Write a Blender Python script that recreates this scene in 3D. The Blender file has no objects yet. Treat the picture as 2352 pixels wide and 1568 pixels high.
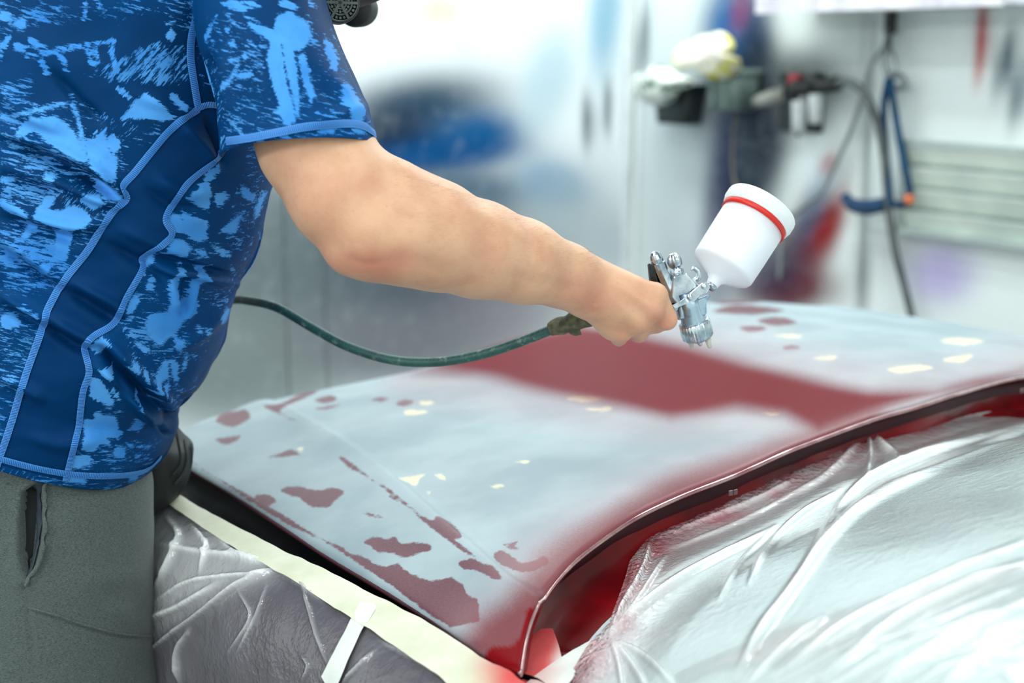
import bpy, math, random
import numpy as np
from mathutils import Vector
from mathutils.bvhtree import BVHTree

random.seed(7); RNG = np.random.default_rng(7)
scn = bpy.context.scene
COL = scn.collection

# ------------------------------------------------------------------ camera, world, lights, exposure
FPX = 3267.0
PITCH = math.radians(11.5)
CAM = np.array([0, 0, 1.42])
cR = np.array([1.0, 0, 0]); cF = np.array([0, math.cos(PITCH), -math.sin(PITCH)]); cU = np.array([0, math.sin(PITCH), math.cos(PITCH)])
cam = bpy.data.cameras.new('camera'); cam.sensor_width = 36; cam.lens = 36 * FPX / 2352
cam.dof.use_dof = True; cam.dof.focus_distance = 1.50; cam.dof.aperture_fstop = 3.3
cam.clip_start = 0.05
camo = bpy.data.objects.new('camera', cam); COL.objects.link(camo)
camo.location = CAM; camo.rotation_euler = (math.pi / 2 - PITCH, 0, 0)
scn.camera = camo

world = bpy.data.worlds.new('world'); scn.world = world; world.use_nodes = True
wb = world.node_tree.nodes['Background']; wb.inputs[0].default_value = (0.88, 1.0, 0.985, 1); wb.inputs[1].default_value = 0.84


def area(name, loc, size, sy, energy, color=(0.94, 1.0, 0.97), rz=0, rx=0):
    l = bpy.data.lights.new(name, 'AREA'); l.shape = 'RECTANGLE'; l.size = size; l.size_y = sy; l.energy = energy; l.color = color
    o = bpy.data.objects.new(name, l); COL.objects.link(o); o.location = loc; o.rotation_euler = (rx, 0, rz)
    return o


AX = math.atan2(.54, .84)          # lateral direction of the car in the floor plane
LAMPS = [(-0.9, 0.6), (0.75, 0.55), (-0.75, 2.7), (0.75, 3.1), (-.45, 4.15), (1.0, 3.75)]  # last two are added to brighten the back and right walls
for i, (x, y) in enumerate(LAMPS):
    area('ceiling_lamp_light', (x, y, 2.86), 1.5, .14, 10 if i < 4 else 13, rz=AX + math.pi / 2)
area('added_fill_light', (-2.0, -1.0, 2.5), 2.2, .3, 36, rx=math.radians(52), rz=math.radians(-35))  # added from behind left for contrast and brighter walls, no lamp body
area('added_fill_light', (1.7, -1.3, 2.5), 2.2, .3, 8, rx=math.radians(52), rz=math.radians(28))  # added weaker fill from behind right, no lamp body
scn.view_settings.view_transform = 'Standard'; scn.view_settings.look = 'None'
scn.view_settings.exposure = 0.46; scn.view_settings.gamma = 1; scn.view_settings.use_curve_mapping = False


# ------------------------------------------------------------------ projection helpers (survey of the photograph)
def ray(px, py):
    return cR * ((px - 1176) / FPX) - cU * ((py - 784) / FPX) + cF


def at(px, py, Y):
    d = ray(px, py); return CAM + d * (Y / d[1])


def ppm(px, py, Y):                # metres per photo pixel there
    return float((at(px, py, Y) - CAM) @ cF) / FPX


def proj(V):
    r = np.asarray(V) - CAM; d = np.maximum(r @ cF, .05)
    return np.stack([1176 + FPX * (r @ cR) / d, 784 - FPX * (r @ cU) / d], -1)


def smooth(x, a, b):
    t = np.clip((np.asarray(x, float) - a) / (b - a), 0, 1); return t * t * (3 - 2 * t)


def catmull(P, n):
    P = np.asarray(P, float); m = len(P)
    E = np.vstack([2 * P[0] - P[1], P, 2 * P[-1] - P[-2]])
    t = np.linspace(0, m - 1, n); i = np.clip(t.astype(int), 0, m - 2); u = (t - i)[:, None]
    a, b, c, d = E[i], E[i + 1], E[i + 2], E[i + 3]
    return .5 * (2 * b + (c - a) * u + (2 * a - 5 * b + 4 * c - d) * u * u + (3 * b - a - 3 * c + d) * u ** 3)


def seg_dist(P, poly, closed=False):
    """distance to a polyline and side sign of the nearest segment"""
    P = np.asarray(P, float); L = np.asarray(poly, float)
    best = np.full(len(P), 1e9); side = np.zeros(len(P)); par = np.zeros(len(P))
    n = len(L) if closed else len(L) - 1
    for i in range(n):
        a = L[i]; e = L[(i + 1) % len(L)] - a; w = P - a
        t = np.clip((w @ e) / max(e @ e, 1e-12), 0, 1); d = np.hypot(*(w - t[:, None] * e).T)
        k = d < best; best[k] = d[k]; side[k] = np.sign(e[0] * w[k, 1] - e[1] * w[k, 0]); par[k] = (i + t[k]) / n
    return best, side, par


def poly_sdf(P, poly):
    L = np.asarray(poly, float); inside = np.zeros(len(P), bool); x, y = P[:, 0], P[:, 1]
    d, _, _ = seg_dist(P, L, True)
    j = len(L) - 1
    for i in range(len(L)):
        yi, yj = L[i, 1], L[j, 1]
        c = ((yi > y) != (yj > y)) & (x < (L[j, 0] - L[i, 0]) * (y - yi) / (yj - yi + 1e-12) + L[i, 0])
        inside ^= c; j = i
    return np.where(inside, -d, d)


def polys_sdf(P, polys, cut=60.0):
    out = np.full(len(P), cut)
    for L in polys:
        L = np.asarray(L, float); lo, hi = L.min(0) - cut, L.max(0) + cut
        k = np.where(np.all((P > lo) & (P < hi), 1))[0]
        if len(k): out[k] = np.minimum(out[k], poly_sdf(P[k], L))
    return out


def vnoise(P, scale, seed=0):
    """smooth 3-D value noise, -1..1"""
    P = np.asarray(P, float) * scale + 37.3 + seed * 11.7
    i = np.floor(P).astype(np.int64); f = P - i; f = f * f * (3 - 2 * f); out = 0
    def h(a, b, c):
        n = (a * 374761393 + b * 668265263 + c * 2147483647 + seed * 974711) & 0xffffffff
        n = ((n ^ (n >> 13)) * 1274126177) & 0xffffffff
        return ((n ^ (n >> 16)) & 0xffff) / 32767.5 - 1
    for dx in (0, 1):
        for dy in (0, 1):
            for dz in (0, 1):
                w = (f[:, 0] if dx else 1 - f[:, 0]) * (f[:, 1] if dy else 1 - f[:, 1]) * (f[:, 2] if dz else 1 - f[:, 2])
                out = out + w * h(i[:, 0] + dx, i[:, 1] + dy, i[:, 2] + dz)
    return out


# ------------------------------------------------------------------ materials
def srgb(r, g, b):
    return tuple(((c / 255) / 12.92 if c <= 10 else ((c / 255 + .055) / 1.055) ** 2.4) for c in (r, g, b)) + (1,)


class M:
    def __init__(s, name):
        s.m = bpy.data.materials.new(name); s.m.use_nodes = True; s.t = s.m.node_tree; s.n = s.t.nodes
        s.p = s.n['Principled BSDF']; s.out = s.n['Material Output']; s._co = None
    def set(s, inp, v):
        if hasattr(v, 'default_value') or isinstance(v, bpy.types.NodeSocket): s.t.links.new(v, inp)
        else: inp.default_value = v
    def co(s, scale=None, rot=None):
        if s._co is None: s._co = s.n.new('ShaderNodeTexCoord').outputs['Object']
        if scale is None: return s._co
        m = s.n.new('ShaderNodeMapping'); s.t.links.new(s._co, m.inputs[0]); m.inputs['Scale'].default_value = scale
        if rot:
            r = s.n.new('ShaderNodeMapping'); s.t.links.new(s._co, r.inputs[0]); r.inputs['Rotation'].default_value = rot; s.t.links.new(r.outputs[0], m.inputs[0])
        return m.outputs[0]
    def attr(s, name, what='Fac'):
        a = s.n.new('ShaderNodeAttribute'); a.attribute_name = name; return a.outputs[what]
    def noise(s, scale, detail=3, rough=.55, vec=None, dist=0):
        a = s.n.new('ShaderNodeTexNoise'); s.t.links.new(vec or s.co(), a.inputs['Vector'])
        a.inputs['Scale'].default_value = scale; a.inputs['Detail'].default_value = detail; a.inputs['Roughness'].default_value = rough
        a.inputs['Distortion'].default_value = dist
        return a.outputs[0]
    def vor(s, scale, vec=None, feature='F1'):
        a = s.n.new('ShaderNodeTexVoronoi'); a.feature = feature; s.t.links.new(vec or s.co(), a.inputs['Vector']); a.inputs['Scale'].default_value = scale
        return a.outputs['Distance']
    def math(s, op, a, b=0.0, c=0.0):
        k = s.n.new('ShaderNodeMath'); k.operation = op
        for q, v in zip(k.inputs, (a, b, c)): s.set(q, v)
        return k.outputs[0]
    def ramp(s, x, lo, hi, a=0.0, b=1.0):
        k = s.n.new('ShaderNodeMapRange'); k.interpolation_type = 'SMOOTHSTEP'
        for q, v in zip(k.inputs, (x, lo, hi, a, b)): s.set(q, v)
        return k.outputs[0]
    def mix(s, f, a, b):
        k = s.n.new('ShaderNodeMix'); k.data_type = 'RGBA'
        s.set(k.inputs[0], f); s.set(k.inputs[6], a); s.set(k.inputs[7], b); return k.outputs[2]
    def bump(s, h, strength=.3, dist=.002):
        k = s.n.new('ShaderNodeBump'); s.set(k.inputs['Height'], h); s.set(k.inputs['Strength'], strength); k.inputs['Distance'].default_value = dist
        s.t.links.new(k.outputs[0], s.p.inputs['Normal']); return k.outputs[0]
    def bsdf(s, col=None, rough=None, metal=None, **kw):
        for k, v in (('Base Color', col), ('Roughness', rough), ('Metallic', metal)):
            if v is not None: s.set(s.p.inputs[k], v)
        for k, v in kw.items(): s.set(s.p.inputs[k.replace('_', ' ')], v)
        return s.m


def simple(name, c1, c2=None, scale=40, rough=.5, metal=0, bump=0, bscale=None, bd=.001, **kw):
    k = M(name)
    f = k.noise(scale, 4)
    col = k.mix(k.ramp(f, .3, .7), c1, c2 or tuple(x * .82 for x in c1[:3]) + (1,))
    if bump: k.bump(k.noise(bscale or scale * 4, 3), bump, bd)
    return k.bsdf(col, rough, metal, **kw)


# ------------------------------------------------------------------ object helpers
WL = {}


def obj(name, V, Fc, mat=None, parent=None, sm=True, attrs=None, label=None):
    V = np.asarray(V, float).reshape(-1, 3); off = WL.get(parent, np.zeros(3)) if parent else np.zeros(3)
    me = bpy.data.meshes.new(name)
    if parent is None: off = V[V[:, 2].argmin()] * 0 + np.array([*(V[:, :2].min(0) + V[:, :2].max(0)) / 2, V[:, 2].min()])
    me.from_pydata((V - off).tolist(), [], Fc if isinstance(Fc, list) else Fc.tolist()); me.update()
    if sm: me.polygons.foreach_set('use_smooth', np.ones(len(me.polygons), bool))
    for k, a in (attrs or {}).items():
        a = np.asarray(a, np.float32)
        if a.ndim == 1:
            me.attributes.new(k, 'FLOAT', 'POINT').data.foreach_set('value', a)
        else:
            if a.shape[1] == 3: a = np.hstack([a, np.ones((len(a), 1), np.float32)])
            me.attributes.new(k, 'FLOAT_COLOR', 'POINT').data.foreach_set('color', a.ravel())
    o = bpy.data.objects.new(name, me); COL.objects.link(o)
    if mat:
        me.materials.append(mat)
    if parent: o.parent = parent; WL[o] = off
    else: o.location = off; WL[o] = off
    if label: o['label'] = label
    return o


def tag(o, label, cat, group=None, kind=None):
    o['label'] = label; o['category'] = cat
    if group: o['group'] = group
    if kind: o['kind'] = kind
    return o


def thing(name, label, cat, loc, group=None):
    o = bpy.data.objects.new(name, None); COL.objects.link(o); o.location = loc; o.empty_display_size = .05
    WL[o] = np.asarray(loc, float); return tag(o, label, cat, group)


def structure(o):
    o['kind'] = 'structure'; return o


def grid_faces(r, c, wrap=False, flip=False):
    i, j = np.meshgrid(np.arange(r - 1), np.arange(c if wrap else c - 1), indexing='ij'); j2 = (j + 1) % c
    q = np.stack([i * c + j, i * c + j2, (i + 1) * c + j2, (i + 1) * c + j], -1).reshape(-1, 4)
    return q[:, ::-1] if flip else q


def join(*parts):
    V, Fc, n = [], [], 0
    for v, f in parts:
        v = np.asarray(v, float).reshape(-1, 3); V.append(v); Fc += [[int(a) + n for a in q] for q in (f if isinstance(f, list) else f.tolist())]; n += len(v)
    return np.vstack(V), Fc


def rings(R, cap=True):
    """closed loops -> tube"""
    R = np.asarray(R, float); r, c = R.shape[:2]; V = R.reshape(-1, 3); f = grid_faces(r, c, True).tolist()
    if cap: f += [list(range(c))[::-1], list(range((r - 1) * c, r * c))]
    return V, f


def tube(P, rad, n=12, sub=0, cap=True, squash=None):
    P = np.asarray(P, float); rad = np.full(len(P), rad) if np.isscalar(rad) else np.asarray(rad, float)
    if sub:
        Q = catmull(np.hstack([P, rad[:, None]]), sub); P, rad = Q[:, :3], Q[:, 3]
    T = np.gradient(P, axis=0); T /= np.linalg.norm(T, axis=1)[:, None] + 1e-12
    up = np.array([0, 0, 1.0]) if abs(T[0, 2]) < .9 else np.array([1.0, 0, 0]); out = []
    for p, t, r in zip(P, T, rad):
        a = np.cross(up, t); a /= np.linalg.norm(a); b = np.cross(t, a); up = b
        th = np.linspace(0, 2 * np.pi, n, endpoint=False)
        out.append(p + r * (np.cos(th)[:, None] * a + np.sin(th)[:, None] * b * (squash or 1)))
    return rings(out, cap)


def basis(a):
    a = np.asarray(a, float); a = a / np.linalg.norm(a); h = np.array([0, 1.0, 0]) if abs(a[1]) < .9 else np.array([1.0, 0, 0])
    x = np.cross(h, a); x /= np.linalg.norm(x); return x, np.cross(a, x), a


def lathe(profile, o, axis, n=40, ripple=None):
    x, y, a = basis(axis); th = np.linspace(0, 2 * np.pi, n, endpoint=False); out = []
    for k, (h, r) in enumerate(profile):
        rr = r * (1 + (ripple[k] * np.sign(np.sin(th * n / 4 + .01)) if ripple else 0)) * np.ones(n)
        out.append(np.asarray(o) + a * h + rr[:, None] * (np.cos(th)[:, None] * x + np.sin(th)[:, None] * y))
    return rings(out)


def box(c, ax, ay, az):
    c, ax, ay, az = map(np.asarray, (c, ax, ay, az))
    V = [c + sx * ax + sy * ay + sz * az for sx in (-1, 1) for sy in (-1, 1) for sz in (-1, 1)]
    return np.array(V), [[0, 1, 3, 2], [4, 6, 7, 5], [0, 4, 5, 1], [2, 3, 7, 6], [0, 2, 6, 4], [1, 5, 7, 3]]


def prism(px, Y, half, axis=None):
    """photo outline at distance Y given a real thickness along the view-forward axis"""
    a = cF if axis is None else axis
    P = np.array([at(x, y, Y) for x, y in px]); n = len(P)
    V = np.vstack([P - a * half, P + a * half])
    return V, [list(range(n)), list(range(n, 2 * n))[::-1]] + [[i, i + n, (i + 1) % n + n, (i + 1) % n] for i in range(n)]


def bevel(o, w=.002, seg=2):
    m = o.modifiers.new('bevel', 'BEVEL'); m.width = w; m.segments = seg; m.limit_method = 'ANGLE'; m.angle_limit = math.radians(35); return o


def ball(c, r, n=16, m=10, sc=(1, 1, 1)):
    out = []
    for k in range(m + 1):
        t = math.pi * (k + .02) / (m + .04); th = np.linspace(0, 2 * np.pi, n, endpoint=False)
        out.append(np.asarray(c) + np.stack([sc[0] * r * math.sin(t) * np.cos(th), sc[1] * r * math.sin(t) * np.sin(th), np.full(n, -sc[2] * r * math.cos(t))], -1))
    return rings(out)


def bvh_of(V, Fc):
    return BVHTree.FromPolygons([Vector(v) for v in V], Fc if isinstance(Fc, list) else Fc.tolist())


def cast(bvh, px, py, fallbackY=1.5):
    d = ray(px, py); d = d / np.linalg.norm(d)
    h, n, _, _ = bvh.ray_cast(Vector(CAM), Vector(d))
    if h is None: return None
    n = np.array(n)
    if n @ d > 0: n = -n
    return np.array(h), n


def ribbon(bvh, line, w, lift=.001, step=6, na=5, bulge=.0008, w2=None):
    """strip of cloth or tape laid on a surface along a traced line; w = half width in metres"""
    L = np.asarray(line, float); n = max(4, int(np.hypot(*np.diff(L, axis=0).T).sum() / step)); L = catmull(L, n)
    pts = [(cast(bvh, *q)) for q in L]; pts = [q for q in pts if q]
    if len(pts) < 3: return None
    P = np.array([q[0] for q in pts]); Nn = np.array([q[1] for q in pts])
    k = np.array([.25, .5, .25])
    for _ in range(2):
        P[1:-1] = .25 * P[:-2] + .5 * P[1:-1] + .25 * P[2:]; Nn[1:-1] = .25 * Nn[:-2] + .5 * Nn[1:-1] + .25 * Nn[2:]
    Nn /= np.linalg.norm(Nn, axis=1)[:, None]
    T = np.gradient(P, axis=0); T /= np.linalg.norm(T, axis=1)[:, None] + 1e-12; S = np.cross(Nn, T); S /= np.linalg.norm(S, axis=1)[:, None]
    ws = np.linspace(w, w2 if w2 is not None else w, len(P))
    s = np.linspace(-1, 1, na); out = []; along = np.concatenate([[0], np.cumsum(np.linalg.norm(np.diff(P, axis=0), axis=1))])
    for x in s: out.append(P + S * (x * ws)[:, None] + Nn * (lift + bulge * (1 - x * x)))
    V = np.stack(out, 1); r, c = V.shape[:2]
    return V.reshape(-1, 3), grid_faces(r, c), {'along': np.repeat(along, c), 'across': np.tile(s, r)}


def ridges(P, lines, amp_scale=1.0):
    """height field (m) from traced folds: (polyline px, amplitude m, width px)"""
    out = np.zeros(len(P))
    for line, A, w in lines:
        L = catmull(line, max(8, 6 * len(line))) if len(line) > 2 else np.asarray(line, float)
        lo, hi = L.min(0) - 4 * w, L.max(0) + 4 * w
        k = np.where(np.all((P > lo) & (P < hi), 1))[0]
        if not len(k): continue
        d, s, t = seg_dist(P[k], L); taper = np.clip(4 * t, 0, 1) * np.clip(4 * (1 - t), 0, 1); taper = .15 + .85 * taper
        ends = np.exp(-(d / w) ** 2)
        out[k] += A * taper * ends
    return out * amp_scale


# ================================================================== THE SETTING: spray booth
WC = np.array([.43, 5.26]); DR = np.array([.52, -.85]); DR /= np.linalg.norm(DR); NR = np.array([-DR[1] * -1, -DR[0]]); NR = np.array([-.85, -.52]); NR /= np.linalg.norm(NR)
DL = NR.copy(); NL = DR.copy()      # the end wall runs along NR and faces along DR


def wallpt(D, N, s, z, off=0.0):
    q = WC + D * s + N * off; return np.array([q[0], q[1], z])


def onwall(D, N, px, py, off=0.0):
    d = ray(px, py); n = np.array([N[0], N[1], 0]); o = wallpt(D, N, 0, 0, off); t = ((o - CAM) @ n) / (d @ n); q = CAM + d * t
    return (q[:2] - WC) @ D, q[2]


def RW(px, py, off=0.0):
    s, z = onwall(DR, NR, px, py, off); return wallpt(DR, NR, s, z, off)


def spray(px, base, spots):
    """oversprayed paint on the panels: soft-edged spots (cx, cy, rx, ry, angle, colour, strength)"""
    c = np.tile(np.array(base[:3]), (len(px), 1))
    for cx, cy, rx, ry, ang, colr, st in spots:
        a = math.radians(ang); dx, dy = px[:, 0] - cx, px[:, 1] - cy
        u = (dx * math.cos(a) + dy * math.sin(a)) / rx; v = (-dx * math.sin(a) + dy * math.cos(a)) / ry
        w = min(1, st * 1.15) * np.exp(-(u * u + v * v) ** 1.5); c = c * (1 - w[:, None]) + np.array(srgb(*colr)[:3]) * w[:, None]
    return c


def wall_mat(name, rough=.4):
    k = M(name); c = k.attr('paint', 'Color')
    n = k.noise(3.2, 5, .62, k.co((1, 1, .45))); n2 = k.noise(22, 4)
    c2 = k.mix(k.ramp(n, .5, .78, 0, .12), c, srgb(120, 132, 138)); c3 = k.mix(k.ramp(n2, .5, .8, 0, .12), c2, srgb(215, 225, 225))
    k.bump(k.noise(30, 3), .15, .003)
    return k.bsdf(c3, .55, 0, Specular_IOR_Level=.15)


mW = wall_mat('oversprayed_metal_panel')
SPOTS_L = [(860, 560, 430, 230, 0, (84, 96, 102), .85), (640, 640, 320, 260, 0, (108, 120, 124), .9), (1000, 640, 250, 210, 0, (84, 92, 102), .85), (520, 850, 300, 150, 0, (130, 142, 142), .9), (1010, 120, 330, 130, 0, (232, 238, 240), .9), (960, 245, 210, 80, -8, (46, 70, 90), .95), (930, 330, 190, 75, 0, (20, 40, 66), .95), (1060, 440, 170, 50, 0, (80, 105, 125), .8), (1100, 312, 125, 66, -6, (0, 84, 138), 1), (1000, 355, 190, 36, -4, (0, 74, 130), 1),
           (900, 790, 260, 90, 0, (120, 122, 130), .8), (1180, 700, 160, 120, 0, (150, 140, 150), .5),
           (1010, 25, 60, 40, 0, (235, 222, 190), .8), (1390, 30, 40, 160, 4, (135, 180, 205), .8), (1260, 180, 60, 120, 15, (180, 205, 218), .7), (1350, 280, 14, 70, 0, (70, 84, 92), .8), (1395, 250, 12, 70, 4, (90, 105, 112), .8), (1270, 420, 90, 60, 20, (90, 140, 180), .6), (1280, 500, 90, 120, 10, (160, 178, 186), .5), (1400, 560, 60, 90, 0, (180, 192, 200), .5)]
SPOTS_R = [(1690, 250, 90, 300, 0, (80, 98, 118), .8), (1660, 430, 38, 190, 3, (12, 20, 84), .95), (1720, 480, 60, 120, 0, (20, 44, 58), .9), (1645, 560, 40, 170, 2, (40, 40, 84), .8), (1680, 60, 70, 120, 10, (10, 92, 150), .95), (1740, 150, 50, 170, 0, (16, 40, 70), .95), (1700, 20, 25, 60, 10, (150, 60, 90), .5),
           (1760, 330, 60, 130, 5, (40, 48, 62), .85), (1840, 180, 130, 80, 0, (70, 78, 82), .8), (1800, 660, 130, 60, 0, (96, 14, 28), .95), (1850, 570, 60, 150, 20, (104, 22, 40), .85), (1908, 500, 36, 100, 16, (140, 8, 10), 1), (1760, 600, 90, 90, 0, (66, 70, 92), .7), (1890, 395, 60, 55, 40, (226, 236, 240), .7), (1870, 470, 30, 90, 25, (60, 110, 150), .5), (1905, 375, 20, 30, 20, (170, 70, 80), .6),
           (2256, 80, 18, 85, 2, (165, 24, 26), .95), (2250, 140, 12, 60, 2, (200, 90, 84), .5), (2310, 140, 22, 85, 12, (84, 102, 112), .85), (2340, 210, 22, 90, 8, (96, 116, 124), .8), (2160, 625, 85, 75, 0, (176, 160, 214), .7), (1478, 100, 16, 90, 4, (90, 105, 110), .7), (1545, 360, 90, 300, 0, (196, 208, 212), .6),
           (1980, 600, 18, 130, 0, (120, 126, 126), .7), (2010, 90, 120, 70, 0, (196, 206, 204), .6), (2085, 462, 50, 12, -10, (240, 140, 90), .7), (1990, 330, 14, 300, 0, (150, 158, 160), .7), (2050, 560, 60, 90, 0, (196, 196, 200), .5), (1610, 640, 100, 120, 0, (190, 196, 206), .5), (2230, 420, 250, 120, 0, (214, 226, 220), .5)]


def make_wall(name, D, N, base, spots, seams):
    w = structure(obj(name, *box(wallpt(D, N, 1.9, 1.5, -.06), np.array([*D, 0]) * 2.0, np.array([*N, 0]) * .04, np.array([0, 0, 1.5])), simple(name + '_backing', srgb(205, 212, 214)), None, False))
    for s0, s1 in seams:
        nz, ns = 110, max(8, int((s1 - s0) / .03)); ss = np.linspace(s0 + .002, s1 - .002, ns); zz = np.linspace(0.0, 3.0, nz)
        S, Z = np.meshgrid(ss, zz); e = np.minimum(np.minimum(S - s0, s1 - S), .02) / .02
        V = np.array([wallpt(D, N, s, z, -.008 + .008 * t) for s, z, t in zip(S.ravel(), Z.ravel(), e.ravel())])
        V += np.array([*N, 0]) * (.006 * vnoise(V, 2.2, 3))[:, None]
        obj('wall_panel', V, grid_faces(nz, ns), mW, w, attrs={'paint': spray(proj(V), srgb(*base), spots)})
    return w


make_wall('wall_back', DL, NL, (236, 243, 245), SPOTS_L, [(0, .0 + 1.22), (1.22, 1.36), (1.36, 2.5), (2.5, 3.7)])
make_wall('wall_right', DR, NR, (236, 243, 242), SPOTS_R, [(0, .06), (.06, 1.19), (1.19, 2.3), (2.3, 3.5)])
for z_ in (0,): structure(obj('trim_1', *box(wallpt(DR, NR, .012, 1.5, .02), np.array([*DR, 0]) * .014, np.array([*NR, 0]) * .014, np.array([0, 0, 1.5])), simple('pale_corner_trim', srgb(236, 242, 244), None, 5, .5), None, False))
structure(obj('floor', *box((0, 2.5, -.05), (6, 0, 0), (0, 5, 0), (0, 0, .05)), simple('grey_concrete', srgb(120, 122, 122), srgb(98, 100, 100), 3, .6), None, False))
structure(obj('ceiling', *box((0, 2.5, 3.05), (6, 0, 0), (0, 5, 0), (0, 0, .05)), simple('white_ceiling_paint', srgb(225, 228, 228)), None, False))
mEm = M('lamp_tube_glow'); mEm.bsdf(srgb(240, 248, 255), .4, Emission_Color=srgb(240, 248, 255), Emission_Strength=6.0)
mHousing = simple('white_enamel', srgb(220, 224, 224), None, 8, .4)
lx = np.array([-ex_ for ex_ in (.54, -.84)]); lx = np.array([-.54, .84, 0]); ly = np.array([.84, .54, 0])
for i, (x, y) in enumerate(LAMPS):
    t = thing('ceiling_lamp', 'white twin tube lamp on the booth ceiling ' + ['above the floor left of the windshield', 'above the masked windshield', 'above the worker', 'above the far side of the hood', 'close to the back wall, added to brighten it', 'close to the right wall, added to brighten it'][i], 'lamp', (x, y, 2.9), 'booth ceiling lamps')
    obj('housing', *box((x, y, 2.96), lx * .8, ly * .18, (0, 0, .035)), mHousing, t, False)
    for k in (-1, 1): obj('tube', *tube([np.array([x, y, 2.905]) + ly * .08 * k - lx * .75, np.array([x, y, 2.905]) + ly * .08 * k + lx * .75], .016, 10), mEm.m, t)

# ------------------------------------------------------------------ things on the right wall
D3 = np.array([*DR, 0]); N3 = np.array([*NR, 0]); Z3 = np.array([0, 0, 1.0])
mShelf = simple('stained_white_shelf', srgb(238, 238, 242), srgb(206, 200, 212), 14, .45)
mDark = simple('dark_grey_plastic', srgb(58, 66, 68), srgb(40, 46, 48), 10, .45)
mBin = simple('grey_green_plastic', srgb(118, 136, 132), srgb(92, 108, 104), 9, .4)
mBlack = simple('black_rubber', srgb(26, 28, 30), srgb(16, 18, 20), 20, .5)
mSteel = simple('brushed_steel', srgb(170, 176, 178), srgb(120, 126, 128), 60, .3, 1)
mGreyHose = simple('grey_rubber_hose', srgb(98, 104, 104), srgb(76, 82, 82), 20, .5)
mBlue = simple('blue_painted_steel', srgb(4, 72, 108), srgb(2, 52, 84), 12, .5, 0, Specular_IOR_Level=.2)
mRed = simple('red_plastic', srgb(170, 40, 50), None, 10, .4)
mClear = simple('milky_filter_bowl', srgb(226, 230, 232), srgb(180, 186, 188), 30, .2)

s0, zz0 = onwall(DR, NR, 1735, 30, .24); s1, _ = onwall(DR, NR, 2300, 12, .24); zs = 1.42 + (zz0 - 1.42)
t = thing('wall_shelf', 'white stained metal shelf along the top of the right wall', 'shelf', wallpt(DR, NR, (s0 + s1) / 2, zs, .12))
obj('shelf_board', *box(wallpt(DR, NR, (s0 + s1) / 2, zs + .012, .12), D3 * (s1 - s0) / 2, N3 * .12, Z3 * .008), mShelf, t, False)
obj('front_lip', *box(wallpt(DR, NR, (s0 + s1) / 2, zs + .025, .236), D3 * (s1 - s0) / 2, N3 * .005, Z3 * .027), mShelf, t, False)
for sx in (s0 + .18, s1 - .14):
    b = np.array([wallpt(DR, NR, sx, zs + .02, 0), wallpt(DR, NR, sx, zs + .02, .2), wallpt(DR, NR, sx, zs + .18, 0)])
    obj('bracket', np.vstack([b - D3 * .008, b + D3 * .008]), [[0, 1, 2], [5, 4, 3], [0, 3, 4, 1], [1, 4, 5, 2], [2, 5, 3, 0]], mSteel, t, False)
for k, (px_, r_, h_, c_, lab) in enumerate([(1830, .075, .11, (236, 240, 226), 'white paint tub standing on the left end of the wall shelf'), (2090, .05, .16, (190, 200, 206), 'grey metal paint can standing mid-way along the wall shelf')]):
    sp, _ = onwall(DR, NR, px_, 15, .12); o_ = wallpt(DR, NR, sp, zs + .02, .13)
    t = thing('paint_tub' if k == 0 else 'paint_can', lab, 'tub' if k == 0 else 'can', o_)
    obj('body', *lathe([(0, r_ * .9), (h_, r_), (h_, r_ * .95), (h_ - .01, r_ * .94)], o_, Z3, 28), simple('tub_%d' % k, srgb(*c_), None, 10, .4), t)
    obj('lid', *lathe([(h_ - .012, r_ * 1.05), (h_ + .006, r_ * 1.05), (h_ + .008, r_ * .9)], o_, Z3, 28), simple('tub_lid_%d' % k, srgb(210, 222, 190), None, 10, .4), t)


def tub(name, label, cat, pl, pr, pt, pb, off, depth, mat, taper=.85):
    """open wall tub: outer and inner walls, floor, rim"""
    sl, zt = onwall(DR, NR, pl, pt, off); sr, _ = onwall(DR, NR, pr, pt, off); _, zb = onwall(DR, NR, (pl + pr) / 2, pb, off)
    c = (sl + sr) / 2; hw = (sr - sl) / 2; t = thing(name, label, cat, wallpt(DR, NR, c, zb, off - depth / 2)); L = []
    def ring(z, k, inset):
        out = []
        for a in np.linspace(0, 2 * np.pi, 40, endpoint=False):
            ca, sa = math.cos(a), math.sin(a); q = 5.0; r = (abs(ca) ** q + abs(sa) ** q) ** (-1 / q)
            out.append(wallpt(DR, NR, c + (hw * k - inset) * r * ca, z, off - depth / 2 + (depth / 2 * k - inset) * r * sa))
        return out
    obj('body', *rings([ring(zb, taper, 0), ring((zb + zt) / 2, (1 + taper) / 2, 0), ring(zt, 1, 0), ring(zt, 1, .005), ring(zb + .01, taper, .006)]), mat, t)
    obj('rim', *rings([ring(zt - .012, 1, -.006), ring(zt + .003, 1, -.007), ring(zt + .003, 1, .003), ring(zt - .012, 1, .002)] , False), mat, t)
    return t, (c, hw, zt, zb)


t1, g1 = tub('wall_tub', 'grey green plastic tub on the wall heaped with pale yellow rags', 'tub', 1618, 1690, 160, 255, .13, .12, mBin)
for k in (-.5, .35):
    obj('rib', *box(wallpt(DR, NR, g1[0] + g1[1] * k, (g1[2] + g1[3]) / 2, .128), D3 * .012, N3 * .006, Z3 * (g1[2] - g1[3]) * .42), mBin, t1, False)
t2, g2 = tub('parts_box', 'black plastic box on the wall left of the grey green tub', 'box', 1490, 1575, 195, 285, .13, .11, mDark, .8)


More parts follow.
